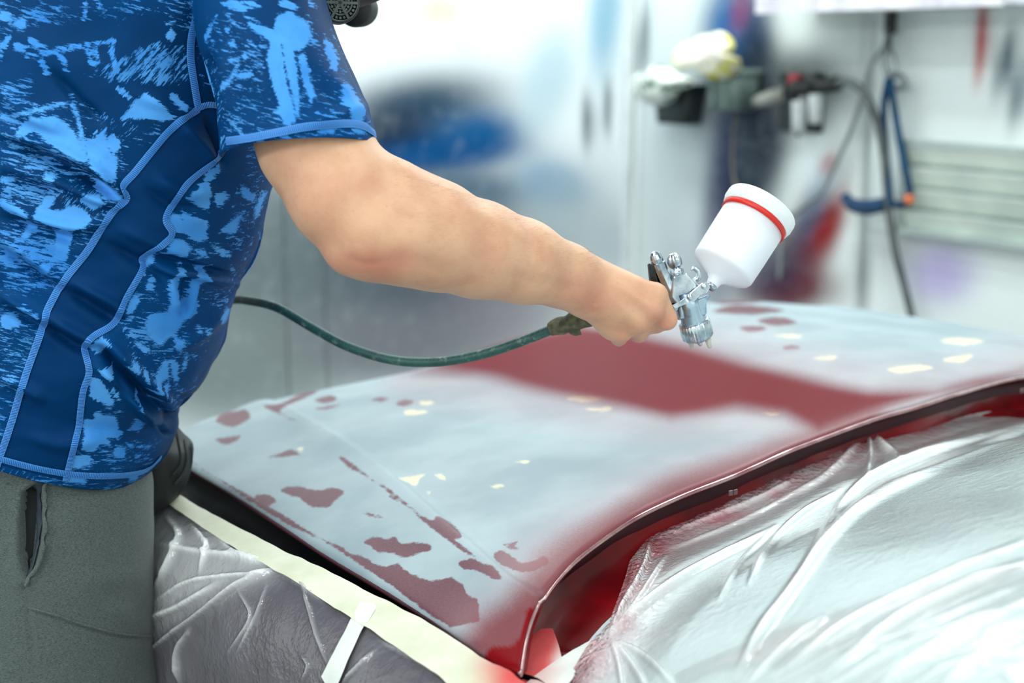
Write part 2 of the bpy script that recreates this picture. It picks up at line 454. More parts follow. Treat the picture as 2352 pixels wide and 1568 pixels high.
def rag(name, label, prof, mat, amp=.03, seed=0, off=.16):
    """crumpled cloth: lump with folds; prof = outline px (top, then bottom edge)"""
    P = np.asarray(prof, float); c = P.mean(0); n = 48; rs = []
    d = np.hypot(*(P - c).T); ang = np.arctan2(P[:, 1] - c[1], P[:, 0] - c[0]); o = np.argsort(ang); th = np.linspace(-np.pi, np.pi, n, endpoint=False)
    rad = np.interp(th, ang[o], d[o], period=2 * np.pi)
    V = []
    for k in range(15):
        phi = math.pi * (k + .3) / 14.6; w = math.sin(phi); dep = math.cos(phi)
        for a, r in zip(th, rad): V.append(RW(c[0] + w * r * math.cos(a), c[1] + w * r * math.sin(a), off + .085 * dep))
    V = np.array(V); V += (N3 + Z3 * .5) * (amp * vnoise(V, 16, seed) + amp * .6 * vnoise(V, 36, seed + 1))[:, None]
    o = obj(name, *rings(V.reshape(15, n, 3)), mat); return o


kr = M('yellow_white_rag'); kr.bump(kr.noise(60, 4), .5, .004)
mRag = kr.bsdf(kr.mix(kr.ramp(kr.noise(9, 3), .5, .62), srgb(244, 238, 224), srgb(226, 220, 70)), .9)
tag(rag('rag', 'pale rag with yellow patches heaped in the grey green wall tub', [(1542, 156), (1560, 105), (1600, 96), (1640, 78), (1680, 84), (1692, 112), (1672, 128), (1708, 138), (1700, 152), (1600, 160)], mRag, .016, 3, .13), 'pale rag with yellow patches heaped in the grey green wall tub', 'rag')
kr = M('green_print_rag'); kr.bump(kr.noise(60, 4), .5, .004)
mRag2 = kr.bsdf(kr.mix(kr.ramp(kr.noise(13, 3, .6, kr.co((1, 1, 2))), .53, .60), srgb(236, 242, 234), srgb(90, 128, 104)), .85)
tag(rag('rag', '', [(1448, 185), (1480, 165), (1520, 152), (1560, 172), (1588, 180), (1560, 205), (1500, 240), (1462, 225)], mRag2, .014, 8, .19), 'white rag with green print hanging over the black wall box', 'rag')

# filter regulator
fr = lambda x, y, o=.1: RW(x, y, o)
t = thing('filter_regulator', 'black compressed air filter regulator with two pale bowls on the wall', 'regulator', fr(1850, 300, .02))
mmp = 4.6 / 3267
obj('mount_plate', *box(fr(1840, 235, .01), D3 * .09, N3 * .01, Z3 * .09), mDark, t, False)
obj('manifold', *tube([fr(1800, 214), fr(1925, 192)], 16 * mmp, 16), mBlack, t)
obj('inlet_pipe', *tube([fr(1738, 234, .11), fr(1770, 224, .11), fr(1808, 212, .1)], [14 * mmp, 16 * mmp, 16 * mmp], 14), simple('grey_fitting', srgb(168, 170, 160), srgb(110, 112, 106), 20, .4), t)
for k, (x, y0, y1) in enumerate([(1833, 220, 306), (1872, 205, 285)]):
    obj('head', *lathe([(0, 20 * mmp), (30 * mmp, 21 * mmp), (44 * mmp, 14 * mmp)], fr(x, y0 + 10), Z3, 24), mBlack, t)
    b = obj('bowl', *lathe([(0, 6 * mmp), (4 * mmp, 14 * mmp), ((y1 - y0 - 12) * mmp, 17 * mmp), ((y1 - y0) * mmp, 17 * mmp)], fr(x, y1), Z3, 24), mClear, t)
    obj('drain', *lathe([(0, 4 * mmp), (9 * mmp, 5 * mmp)], fr(x, y1 + 8), Z3, 12), mBlack, t)
obj('red_knob', *lathe([(0, 15 * mmp), (20 * mmp, 15 * mmp), (24 * mmp, 10 * mmp)], fr(1826, 196), Z3, 20), mRed, t)
obj('red_collar', *tube([fr(1905, 196), fr(1921, 193)], 14 * mmp, 14), mRed, t)
tag(obj('rubber_hose', *tube([RW(*q) for q in [(1918, 193, .1), (1950, 188, .12), (1985, 215, .12), (2012, 270, .1), (2030, 360, .08), (2040, 470, .07), (2055, 570, .06), (2075, 650, .05), (2100, 760, .05), (2110, 900, .04)]], 8.5 * mmp, 10, 90), mGreyHose), 'grey rubber hose curving from the regulator down the right wall', 'hose')
tag(obj('thin_cable', *tube([RW(*q) for q in [(2042, 62, .03), (2032, 105, .04), (2000, 150, .04), (1978, 230, .04), (1950, 310, .04), (1915, 385, .04), (1888, 440, .04), (1840, 480, .03), (1800, 520, .03), (1790, 640, .03)]], 5 * mmp, 8, 90), simple('pale_cable', srgb(140, 148, 146))), 'thin grey cable sagging from the wall hook to the lower left', 'cable')
tag(obj('cable_drop', *tube([RW(*q) for q in [(1690, 268, .05), (1683, 330, .04), (1684, 400, .04), (1700, 470, .04), (1706, 640, .03)]], 4 * mmp, 8, 50), simple('brown_cable', srgb(120, 110, 100))), 'thin brown cable hanging below the grey green tub', 'cable')
t = thing('wall_hook', 'small black steel hook under the wall shelf', 'hook', RW(2045, 70, .01))
obj('plate', *box(RW(2045, 52, .008), D3 * .018, N3 * .006, Z3 * .03), mBlack, t, False)
obj('prong', *tube([RW(*q) for q in [(2048, 40, .02), (2052, 50, .06), (2046, 66, .075), (2038, 62, .06)]], 5 * mmp, 8, 20), mBlack, t)
# blue hanger
t = thing('blue_hanger', 'blue bent tube hanger hooked on the right wall beside the slatted vent', 'hanger', RW(2040, 470, .05))
for L in ([(2040, 180), (2030, 250), (2034, 340), (2042, 420), (2046, 470)], [(2044, 180), (2056, 260), (2074, 360), (2088, 430), (2086, 462), (2062, 470), (2030, 468), (1990, 474), (1955, 468), (1942, 452)]):
    obj('bent_tube', *tube([RW(x, y, .07) for x, y in L], 7.5 * mmp, 12, 60), mBlue, t)
obj('foot_pad', *tube([RW(x, y, .075) for x, y in [(2030, 470), (1990, 476), (1958, 470), (1940, 450)]], [15 * mmp, 16 * mmp, 14 * mmp, 10 * mmp], 12, 20), simple('blue_foam', srgb(28, 64, 100), None, 30, .8), t)
obj('orange_tip', *ball(RW(2088, 458, .075), 11 * mmp), simple('orange_rubber', srgb(226, 120, 70)), t)
obj('shackle', *tube([RW(x, y, .06) for x, y in [(2042, 112), (2030, 130), (2034, 160), (2044, 185), (2054, 165), (2050, 130), (2042, 112)]], 5 * mmp, 8, 40), mSteel, t)
obj('hook_eye', *tube([RW(x, y, .06) for x, y in [(2044, 170), (2068, 176), (2078, 192), (2064, 204), (2046, 194)]], 7 * mmp, 8, 30), mSteel, t)
obj('hanging_chain', *tube([RW(x, y, .05) for x, y in [(2046, 62), (2042, 90), (2042, 114)]], 5 * mmp, 8, 10), mBlack, t)

# slatted vent
sa, za = onwall(DR, NR, 2082, 328, .03); sb, _ = onwall(DR, NR, 2420, 340, .03); _, zb = onwall(DR, NR, 2082, 528, .03)
t = thing('wall_vent', 'pale green slatted extraction vent panel in the right wall', 'vent', wallpt(DR, NR, (sa + sb) / 2, zb, 0))
mVent = simple('pale_green_grey_enamel', srgb(236, 244, 234), srgb(212, 224, 216), 6, .5)
mVent2 = simple('grey_enamel', srgb(186, 198, 194), srgb(160, 172, 170), 6, .5)
sc_, hs = (sa + sb) / 2, (sb - sa) / 2
obj('back_plate', *box(wallpt(DR, NR, sc_, (za + zb) / 2, .008), D3 * hs, N3 * .006, Z3 * (za - zb) / 2), mVent2, t, False)
for zc in (za, zb): obj('frame_rail', *box(wallpt(DR, NR, sc_, zc, .025), D3 * (hs + .012), N3 * .025, Z3 * .008), mVent2, t, False)
for sx in (sa, sb): obj('frame_post', *box(wallpt(DR, NR, sx, (za + zb) / 2, .022), D3 * .01, N3 * .022, Z3 * (za - zb) / 2), mVent2, t, False)
for k in range(4):
    zc = za + (zb - za) * (k + .5) / 4; h = (za - zb) / 8
    bevel(obj('slat', *box(wallpt(DR, NR, sc_, zc, .03), D3 * (hs - .012), N3 * .004 + Z3 * -.0, Z3 * h * .86 + N3 * .014), mVent, t, False), .003)

# ================================================================== THE CAR
ex = np.array([.84, .54]); ex /= np.linalg.norm(ex); ey = np.array([-ex[1], ex[0]]); A0 = np.array([0.0, 1.21]); CW = 1.62
_u = np.linspace(-.2, 1.9, 421)


def table(us, zs_, k=25):
    z = np.interp(_u, us, zs_); ker = np.hanning(k); ker /= ker.sum(); return np.convolve(np.pad(z, k // 2, 'edge'), ker, 'valid')


Z_REAR = table([-.2, 0, .1, .25, .5, .8, 1.1, 1.4, 1.62, 1.9], [.80, .868, .901, .934, .967, .980, .967, .93, .868, .80], 19)
Z_FRONT = table([-.2, 0, .1, .25, .5, .6, .8, 1.0, 1.2, 1.4, 1.62, 1.9], [.80, .852, .866, .886, .902, .917, .952, .962, .95, .92, .865, .80])
CREASE = [(-.2, .06), (.145, .079), (.325, .106), (.58, .150), (.98, .20), (1.3, .23)]


def zhood(u, v):
    u, v = np.asarray(u, float), np.asarray(v, float); t = np.clip(v, -.1, 1.15)
    z = np.interp(u, _u, Z_REAR) * (1 - t) + np.interp(u, _u, Z_FRONT) * t + .012 * 4 * np.clip(v, 0, 1) * (1 - np.clip(v, 0, 1))
    c = np.interp(v, [a for a, b in CREASE], [b for a, b in CREASE]); d = u - c
    d2 = CW - c - u
    z = z + .005 * np.exp(-(np.minimum(-d2, 0) / .012) ** 2) * np.exp(-(np.maximum(-d2, 0) / .035) ** 2)
    return z + .0065 * np.exp(-(np.minimum(d, 0) / .035) ** 2) * np.exp(-(np.maximum(d, 0) / .007) ** 2) - .6 * np.maximum(v - 1.0, 0) ** 1.5


def xy(u, v): return A0 + np.outer(np.ravel(u), ex) + np.outer(np.ravel(v), ey)


def car(u, v, z):
    return np.hstack([xy(u, v), np.ravel(z)[:, None]])


def hit(px, py, zf=zhood):
    d = ray(px, py); z = .9
    for _ in range(80):
        q = CAM + d * ((z - 1.42) / d[2]); r = q[:2] - A0; u, v = r @ ex, r @ ey; z = .6 * z + .4 * float(zf(u, v))
    return u, v


rear_px = [(1195, 1535), (1200, 1500), (1208, 1455), (1225, 1400), (1265, 1340), (1330, 1270), (1440, 1190), (1560, 1130), (1700, 1075), (1850, 1010), (2000, 955), (2150, 910)]
RE = [hit(*q) for q in rear_px] + [(1.0, .235), (1.2, .215), (1.4, .155), (1.55, .07), (1.62, 0)]
near_px = [(1195, 1535), (1151, 1524), (1037, 1447), (899, 1356), (762, 1274), (670, 1215), (533, 1128), (442, 1074)]
NE = [hit(*q) for q in near_px] + [(.002, .90), (.025, .965), (.06, 1.01)]
FE = [(.06, 1.01), (.12, 1.06), (.25, 1.13), (.5, 1.16), (.81, 1.11), (1.1, 1.06), (1.4, 1.04), (1.5, 1.02)]
OE = [(1.62, 0), (1.61, .2), (1.6, .5), (1.58, .8), (1.5, 1.02)]


def arc(L, n):
    L = catmull(L, 600); s = np.concatenate([[0], np.cumsum(np.hypot(*np.diff(L, axis=0).T))]); t = np.linspace(0, s[-1], n)
    return np.stack([np.interp(t, s, L[:, 0]), np.interp(t, s, L[:, 1])], -1)


nu, nv = 420, 280
R_, F_, N_, O_ = arc(RE, nu), arc(FE, nu), arc(NE, nv), arc(OE, nv)
# reparametrise so that the rounded rear corner keeps enough rows
S, T = np.meshgrid(np.linspace(0, 1, nu), np.linspace(0, 1, nv))
S3, T3 = S[..., None], T[..., None]
UV = (1 - T3) * R_[None] + T3 * F_[None] + (1 - S3) * N_[:, None] + S3 * O_[:, None] - ((1 - S3) * (1 - T3) * R_[0] + S3 * (1 - T3) * R_[-1] + (1 - S3) * T3 * F_[0] + S3 * T3 * F_[-1])
Hu, Hv = UV[..., 0].ravel(), UV[..., 1].ravel()
HZ = zhood(Hu, Hv); e = np.minimum(np.minimum(S, 1 - S) * CW, np.minimum(T, 1 - T) * 1.0).ravel()
HZ = HZ - .0025 * np.exp(-e / .003)          # rolled edge
HV = car(Hu, Hv, HZ); HP = proj(HV)

z6 = lambda L: [(350 + x * .4578, 850 + y * .4578) for x, y in L]
PATCH = [z6(L) for L in [
    [(320, 255), (350, 215), (420, 205), (465, 195), (492, 235), (440, 270), (400, 285), (360, 275)],
    [(320, 345), (380, 335), (440, 330), (425, 350), (385, 370), (345, 365)],
    [(580, 435), (640, 420), (690, 398), (740, 420), (700, 428), (620, 437)],
    [(515, 635), (560, 622), (605, 635), (620, 660), (590, 672), (545, 668)],
    [(645, 600), (700, 585), (780, 592), (835, 605), (890, 592), (945, 598), (960, 618), (920, 650), (890, 680), (850, 688), (790, 680), (740, 640), (680, 625)],
    [(1060, 860), (1120, 835), (1170, 850), (1215, 838), (1250, 868), (1330, 865), (1390, 875), (1395, 900), (1330, 920), (1270, 938), (1200, 915), (1130, 912), (1100, 885)],
    [(1320, 720), (1400, 750), (1430, 733), (1500, 770), (1545, 820), (1548, 842), (1510, 845), (1580, 900), (1620, 940), (1570, 915), (1480, 850), (1400, 790)],
    [(935, 435), (985, 455), (1050, 505), (1110, 555), (1060, 525), (985, 485)],
    [(1190, 630), (1215, 636), (1232, 655), (1205, 645)], [(1130, 565), (1200, 605), (1330, 715), (1290, 690), (1200, 625)],
    [(1540, 965), (1600, 945), (1650, 965), (1710, 985), (1755, 1045), (1700, 1040), (1630, 1005), (1560, 995)],
    [(1715, 920), (1750, 905), (1800, 930), (1850, 965), (1930, 950), (1960, 935), (1990, 960), (1930, 1000), (1850, 1010), (1770, 985), (1725, 955)],
    [(1760, 875), (1800, 870), (1835, 857), (1820, 880), (1840, 895), (1790, 893)],
    [(560, 180), (640, 170), (720, 130), (800, 90), (840, 80), (820, 110), (760, 140), (690, 170), (640, 210), (740, 262), (660, 230)],
    [(815, 150), (870, 130), (915, 130), (920, 150), (870, 165)], [(820, 190), (900, 180), (945, 168), (900, 190), (850, 196)],
    [(1100, 150), (1140, 136), (1190, 143), (1150, 155)], [(1225, 165), (1260, 150), (1310, 155), (1280, 175), (1240, 178)],
    [(205, 460), (240, 490), (330, 545), (470, 645), (700, 785), (800, 830), (860, 850), (940, 880), (990, 920), (1050, 930), (1120, 975), (1170, 985), (1230, 970), (1290, 1020), (1400, 1060), (1500, 1035), (1560, 1080), (1580, 1130), (1630, 1150), (1640, 1180), (1640, 1260), (1500, 1290), (1400, 1230), (1200, 1080), (900, 880), (600, 690), (250, 500)],
    [(270, 205), (340, 180), (410, 165), (420, 180), (350, 195)], [(1060, 715), (1120, 725), (1160, 735), (1100, 733)]]]
PATCH = [L for L in PATCH]
PATCH += [[(1640, 715), (1700, 700), (1800, 712), (1720, 722)], [(1740, 735), (1790, 728), (1830, 740), (1780, 748)], [(1700, 752), (1740, 748), (1760, 756), (1720, 762)], [(1640, 690), (1760, 688), (1740, 694), (1660, 698)], [(1800, 796), (1830, 794), (1834, 800), (1806, 802)],
          [(2100, 695), (2250, 700), (2352, 712), (2352, 720), (2200, 712)]]
CREAM = [z6(L) for L in [[(1270, 205), (1320, 198), (1380, 208), (1330, 222), (1275, 220)], [(1340, 160), (1390, 152), (1410, 165), (1360, 175)], [(1235, 540), (1290, 535), (1370, 518), (1340, 545), (1325, 580), (1280, 560)], [(1415, 525), (1460, 525), (1470, 550), (1440, 540)], [(1690, 585), (1740, 572), (1770, 580), (1730, 595)], [(1375, 612), (1395, 612), (1390, 622)], [(725, 395), (755, 390), (750, 405)], [(1830, 460), (1880, 458), (1870, 466)]]]
CREAM += [[(2160, 782), (2210, 776), (2260, 784), (2210, 792)], [(2168, 824), (2230, 814), (2220, 828), (2185, 832)], [(2040, 845), (2120, 838), (2140, 846), (2070, 856)], [(1870, 822), (1920, 816), (1910, 826)], [(1780, 770), (1840, 768), (1830, 776)], [(1300, 915), (1340, 908), (1385, 914), (1340, 924)], [(1345, 940), (1400, 934), (1395, 944)], [(1750, 948), (1790, 946), (1780, 954)], [(1180, 1060), (1215, 1058), (1205, 1064)]]
WETBAND = [(950, 860), (1040, 800), (1200, 762), (1330, 735), (1420, 750), (1560, 782), (1700, 815), (1850, 850), (2000, 885), (2150, 890), (2360, 835), (2360, 860), (2150, 912), (2000, 958), (1880, 1000), (1800, 962), (1690, 950), (1600, 962), (1540, 968), (1440, 945), (1330, 925), (1200, 900), (1090, 872)]
EDGERED = [(1900, 990), (1700, 1062), (1560, 1112), (1440, 1170), (1330, 1245), (1260, 1300), (1180, 1400), (1120, 1440), (1090, 1480), (1160, 1540), (1230, 1560), (1300, 1340), (1600, 1130), (2000, 960)]
def closed(L, n=4):
    L = np.asarray(L, float); m = len(L); return catmull(np.vstack([L[-2:], L, L[:3]]), (m + 4) * n + 1)[2 * n:-2 * n - 0][:m * n]


PATCH = [closed(L) if len(L) < 16 else L for L in PATCH]; CREAM = [closed(L) for L in CREAM]
bare = polys_sdf(HP, PATCH); cream = polys_sdf(HP, CREAM)
wsd = poly_sdf(HP, WETBAND) + 8 * vnoise(HV, 9, 4); wet = 1 - smooth(wsd, -48, 44)
esd = poly_sdf(HP, EDGERED) + 10 * vnoise(HV, 12, 5); edge = 1 - smooth(esd, -30, 95)
halo = 1 - smooth(np.minimum(wsd, esd * .8), 0, 120)
corner = 1 - smooth(poly_sdf(HP, closed([(1122, 1494), (1148, 1485), (1174, 1483), (1190, 1465), (1203, 1430), (1215, 1400), (1240, 1420), (1240, 1570), (1100, 1570)])) + 3 * vnoise(HV, 60, 3), -3, 4)
k = M('hood_paint'); n1 = k.noise(70, 4, .6); n2 = k.noise(420, 2)
sd = k.math('ADD', k.attr('bare'), k.math('MULTIPLY', k.math('SUBTRACT', k.noise(110, 5, .7), .5), 15.0))
sc2 = k.math('ADD', k.attr('cream'), k.math('MULTIPLY', k.math('SUBTRACT', n1, .5), 14.0))
prim = k.mix(k.ramp(k.noise(7, 4), .35, .68), srgb(140, 157, 165), srgb(160, 176, 182))
prim = k.mix(k.ramp(sc2, -3, 3, 1, 0), prim, srgb(226, 218, 186))
old = k.mix(k.ramp(n2, .3, .7), srgb(100, 62, 72), srgb(112, 73, 82))
c = k.mix(k.ramp(sd, -2.5, 3, 1, 0), prim, old)
c = k.mix(k.math('MULTIPLY', k.attr('halo'), .36), c, srgb(176, 130, 136))
wn = k.ramp(k.math('ADD', k.attr('wet'), k.math('MULTIPLY', k.math('SUBTRACT', n2, .5), .25)), .25, .95)
c = k.mix(k.math('MULTIPLY', wn, .985), c, srgb(112, 14, 28))
en = k.ramp(k.math('ADD', k.attr('edge'), k.math('MULTIPLY', k.math('SUBTRACT', n2, .5), .3)), .15, 1.0)
c = k.mix(k.math('MULTIPLY', en, .88), c, srgb(118, 46, 52))
c = k.mix(k.attr('corner'), c, srgb(120, 8, 16))
gl = k.math('MAXIMUM', k.math('MAXIMUM', k.attr('wet'), k.math('MULTIPLY', k.attr('edge'), .7)), k.ramp(sd, -3, 3, .35, 0))
k.bump(k.noise(300, 2), .04, .001)
mHood = k.bsdf(c, k.ramp(gl, 0, .9, .5, .28), 0, Specular_IOR_Level=k.ramp(gl, 0, .9, .4, .018))
carE = thing('car', 'dark red car under repair with grey primed hood, masked for spraying', 'car', (*xy(.8, .3)[0], 0))
# hood with its folded-down hem as one shell
def hem(idx, inn):
    P = HV[idx]; return [P, P - Z3 * .004, P - Z3 * .008 + inn * .004]
ring_idx = np.concatenate([np.arange(nu), np.arange(1, nv) * nu + nu - 1, np.arange(nu - 2, -1, -1) + (nv - 1) * nu, np.arange(nv - 2, 0, -1) * nu])
cen = HV.mean(0); inn = cen - HV[ring_idx]; inn[:, 2] = 0; inn /= np.linalg.norm(inn, axis=1)[:, None]
E1 = HV[ring_idx] - inn * .0012 - Z3 * .003; E2 = HV[ring_idx] - Z3 * .007; E3 = HV[ring_idx] + inn * .02 - Z3 * .009
nV = len(HV); nr = len(ring_idx); V = np.vstack([HV, E1, E2, E3]); Fh = grid_faces(nv, nu).tolist()
for q in range(nr):
    a, b = q, (q + 1) % nr
    Fh.append([int(ring_idx[b]), int(ring_idx[a]), nV + a, nV + b])
    for lay in (0, 1): Fh.append([nV + lay * nr + b, nV + lay * nr + a, nV + (lay + 1) * nr + a, nV + (lay + 1) * nr + b])
pad = lambda a: np.concatenate([a, np.tile(a[ring_idx], 3)])
padr = lambda a: np.concatenate([a, np.ones(3 * nr) * 0])
obj('hood', V, Fh, mHood, carE, attrs={'bare': np.concatenate([bare, np.full(3 * nr, -20)]), 'cream': np.concatenate([cream, np.full(3 * nr, 60)]), 'wet': pad(wet), 'edge': pad(edge), 'halo': pad(halo), 'corner': pad(corner)})
mRedWet = M('wet_red_paint'); mRedWet.bump(mRedWet.noise(24, 3), .12, .004)
mRedWet = mRedWet.bsdf(mRedWet.mix(mRedWet.ramp(mRedWet.noise(9, 3), .35, .7), srgb(126, 4, 12), srgb(84, 4, 10)), .22, Specular_IOR_Level=.35, Coat_Weight=.12, Coat_Roughness=.06)
mRim = simple('painted_reflection_rim', srgb(190, 150, 150), srgb(150, 96, 100), 30, .12, .7, Coat_Weight=1.0, Coat_Roughness=.03)
# rolled bead on the rear edge; pale colour paints in the ceiling's reflection
ri = np.arange(0, nu, 2); obj('edge_bead', *tube(HV[ri] - inn[ri] * .0015 - Z3 * .0035, .0026, 8), mRim, carE, label='glossy rolled rear edge of the hood, ceiling reflection put into its colour')
# cowl: wall under the rear edge, floor, then base of the windshield
VR_u = R_[:, 0].copy(); VR_v = R_[:, 1].copy(); o_ = np.argsort(VR_u)
vr = lambda u: np.interp(u, VR_u[o_], VR_v[o_])
# outward (rearward) normal of the rear edge in (u,v)
Tn = np.gradient(R_, axis=0); Tn /= np.linalg.norm(Tn, axis=1)[:, None]; On = np.stack([Tn[:, 1], -Tn[:, 0]], -1)
prof = [(-.030, -.010), (-.022, -.014), (-.020, -.035), (-.010, -.050), (.02, -.056), (.06, -.058), (.12, -.056), (.20, -.052)]
zr = zhood(R_[:, 0], R_[:, 1]); rows = []
for d, dz in prof:
    q = R_ + On * d; rows.append(car(q[:, 0], q[:, 1], zr + dz + (.01 * min(1, max(0, d / .2)))))
CV = np.array(rows); CV = CV + Z3 * (.0015 * vnoise(CV.reshape(-1, 3), 30, 2)).reshape(CV.shape[:2])[..., None]
obj('cowl', CV[2:].reshape(-1, 3), grid_faces(len(prof) - 2, nu), mRedWet, carE, label='wet red cowl channel behind the hood')
obj('hood_flange', CV[:3].reshape(-1, 3), grid_faces(3, nu), simple('shade_maroon', srgb(46, 12, 20), srgb(64, 12, 22), 16, .35, 0, Specular_IOR_Level=.2), carE, label='folded flange under the rear edge, its shade put in as dark maroon')  # under-hood shade painted in as a darker maroon
for x, y in ((1668, 1101), (2335, 873)):
    u, v = hit(x, y); c_ = car([u], [v - .012], [zhood(u, v) - .012])[0]
    for q in (-1, 1): bevel(obj('clip', *box(c_ + np.array([*ex, 0]) * .0035 * q, np.array([*ex, 0]) * .0028, np.array([*ey, 0]) * .001, Z3 * .003), simple('clip_plastic', srgb(96, 66, 70), None, 50, .3), carE, False), .0006)


# windshield base and the surface that the film lies on
def zw(u, v):
    d = vr(np.clip(u, 0, 1.62)) - np.asarray(v); edge_z = np.interp(np.clip(u, 0, 1.62), _u, Z_REAR)
    return edge_z - .052 + .02 * smooth(d, .02, .10) + .36 * np.maximum(d - .10, 0) * smooth(d, .08, .2) - .10 * smooth(-np.asarray(u), -.02, .14)


gu, gd = np.linspace(-.02, 1.64, 90), np.linspace(.05, 1.0, 60)
G, Dd = np.meshgrid(gu, gd); Vv = vr(np.clip(G, 0, 1.62)) - Dd
mGlass = M('paper_backed_windshield'); mGlass = mGlass.bsdf(mGlass.mix(mGlass.ramp(mGlass.noise(5, 3), .4, .65), srgb(214, 230, 232), srgb(190, 212, 216)), .3)
obj('windshield', car(G, Vv, zw(G, Vv) - .010), grid_faces(60, 90), mGlass, carE, label='pale masked windshield under clear film')
WPX = None

# ---- film over the windshield
top_px = [(1222, 1440), (1262, 1462), (1310, 1478), (1360, 1470), (1400, 1440), (1425, 1370), (1446, 1300), (1494, 1238), (1560, 1207), (1621, 1180), (1735, 1128), (1839, 1084), (1920, 1042), (1994, 1004), (2060, 992), (2110, 968), (2200, 938), (2351, 898)]
TE = np.array([hit(x, y, zw) for x, y in top_px[4:-1]]); TE = np.vstack([[-.08, -.12], [.0, -.06], [.05, -.012], [.095, .014], TE, [1.1, .27], [1.4, .12], [1.66, -.1]])
TE[:, 0] = np.maximum.accumulate(TE[:, 0] + np.arange(len(TE)) * 1e-5)
fu = np.concatenate([np.linspace(TE[0, 0], .9, 520), np.linspace(.905, 1.66, 60)]); fb = np.concatenate([np.linspace(0, .5, 300), np.linspace(.503, 1.0, 60)])
G, B = np.meshgrid(fu, fb); vt = np.interp(G, TE[:, 0], TE[:, 1]); Vv = vt - B
FV = car(G, Vv, zw(G, Vv) + .003); FP = proj(FV)
FOLDS = [([(1405, 1465), (1470, 1400), (1560, 1330), (1680, 1260), (1800, 1200)], .007, 13), ([(1400, 1460), (1440, 1390), (1480, 1310), (1494, 1245)], .010, 10), ([(1405, 1462), (1455, 1400), (1500, 1330), (1530, 1280)], .006, 8), ([(1398, 1468), (1430, 1400), (1455, 1340)], .005, 7),
         ([(1690, 1568), (1740, 1470), (1800, 1390), (1900, 1240), (2000, 1150), (2120, 1090), (2352, 990)], .012, 22), ([(1850, 1300), (1920, 1180), (2000, 1100), (2110, 1050), (2250, 1000)], .008, 16), ([(1720, 1340), (1760, 1260), (1830, 1190), (1930, 1130)], .007, 11), ([(1650, 1380), (1700, 1290), (1780, 1210)], .004, 9),
         ([(1410, 1480), (1450, 1530), (1490, 1600)], .005, 10), ([(1405, 1480), (1420, 1530), (1430, 1600)], .005, 8), ([(1415, 1475), (1490, 1520), (1560, 1600)], .005, 10),
         ([(1890, 1568), (2050, 1450), (2200, 1370), (2352, 1300)], .012, 20), ([(2000, 1600), (2150, 1510), (2352, 1400)], .013, 18), ([(1780, 1568), (1950, 1440), (2150, 1340), (2352, 1250)], .008, 16), ([(2150, 1600), (2260, 1530), (2352, 1480)], .012, 18), ([(1700, 1600), (1800, 1500), (1900, 1420)], .006, 14),
         ([(1994, 1004), (2000, 1060), (1990, 1100)], .010, 12), ([(1998, 1004), (2040, 1040), (2070, 1062)], .008, 12), ([(1990, 1008), (1940, 1060), (1880, 1110), (1800, 1150)], .006, 14), ([(2110, 968), (2180, 965), (2352, 930)], .008, 12), ([(1500, 1240), (1640, 1190), (1760, 1140), (1850, 1090)], .005, 9), ([(1520, 1270), (1700, 1200), (1860, 1120)], .004, 9)]
FOLDS += [([(1760 + 62 * q_, 1600), (1930 + 52 * q_, 1500 + 8 * q_), (2150 + 26 * q_, 1398 + 26 * q_), (2380, 1292 + 44 * q_)], .0022 + .0035 * ((q_ * 7) % 3) / 2, 7 + 3 * ((q_ * 5) % 4)) for q_ in range(8)]
h = ridges(FP, [(L, A * .75, w * .55) for L, A, w in FOLDS]); near = np.exp(-((B.ravel()) / .022))
# fine crumples near the taped edge, broad slack elsewhere
P3 = FV.copy(); cr = .0030 * (1 - np.abs(vnoise(P3, 60, 1)) * 2) + .0034 * (1 - np.abs(vnoise(P3, 140, 2)) * 2) + .0018 * (1 - np.abs(vnoise(P3, 260, 4)) * 2)
h += cr * (.03 + near * .97) * .5 + .004 * vnoise(P3, 6, 6)
hb = smooth(B.ravel(), 0, .012); FV = FV + Z3 * (h * (.25 + .75 * hb) + .002)[:, None]
pleat = np.zeros(len(FP))
for L, A, w in FOLDS:
    Lc = catmull(L, 8 * len(L)); lo, hi = Lc.min(0) - 3 * w, Lc.max(0) + 3 * w; kk = np.where(np.all((FP > lo) & (FP < hi), 1))[0]
    if len(kk):
        d, sd_, t_ = seg_dist(FP[kk], Lc); pleat[kk] = np.maximum(pleat[kk], np.exp(-(d / (w * .55)) ** 2) * np.clip(5 * t_, .2, 1) * np.clip(5 * (1 - t_), .2, 1) * min(1, A / .008))
mist = np.clip((.95 * np.exp(-(B.ravel() / .042) ** 1.5) + .22 * np.exp(-(B.ravel() / .08) ** 2)) * (.75 + .5 * vnoise(P3, 40, 9)), 0, .8) * (1 - .7 * np.clip(pleat, 0, 1))
layers_glints = np.clip(.95 * pleat + .35 * near * np.clip(vnoise(P3, 120, 5) * 2, 0, 1) + .14 * (vnoise(P3 * np.array([1, 1, 1]), 9, 8) + .3), 0, 1)  # doubled film at pleats; noise flecks near the edge paint in glints


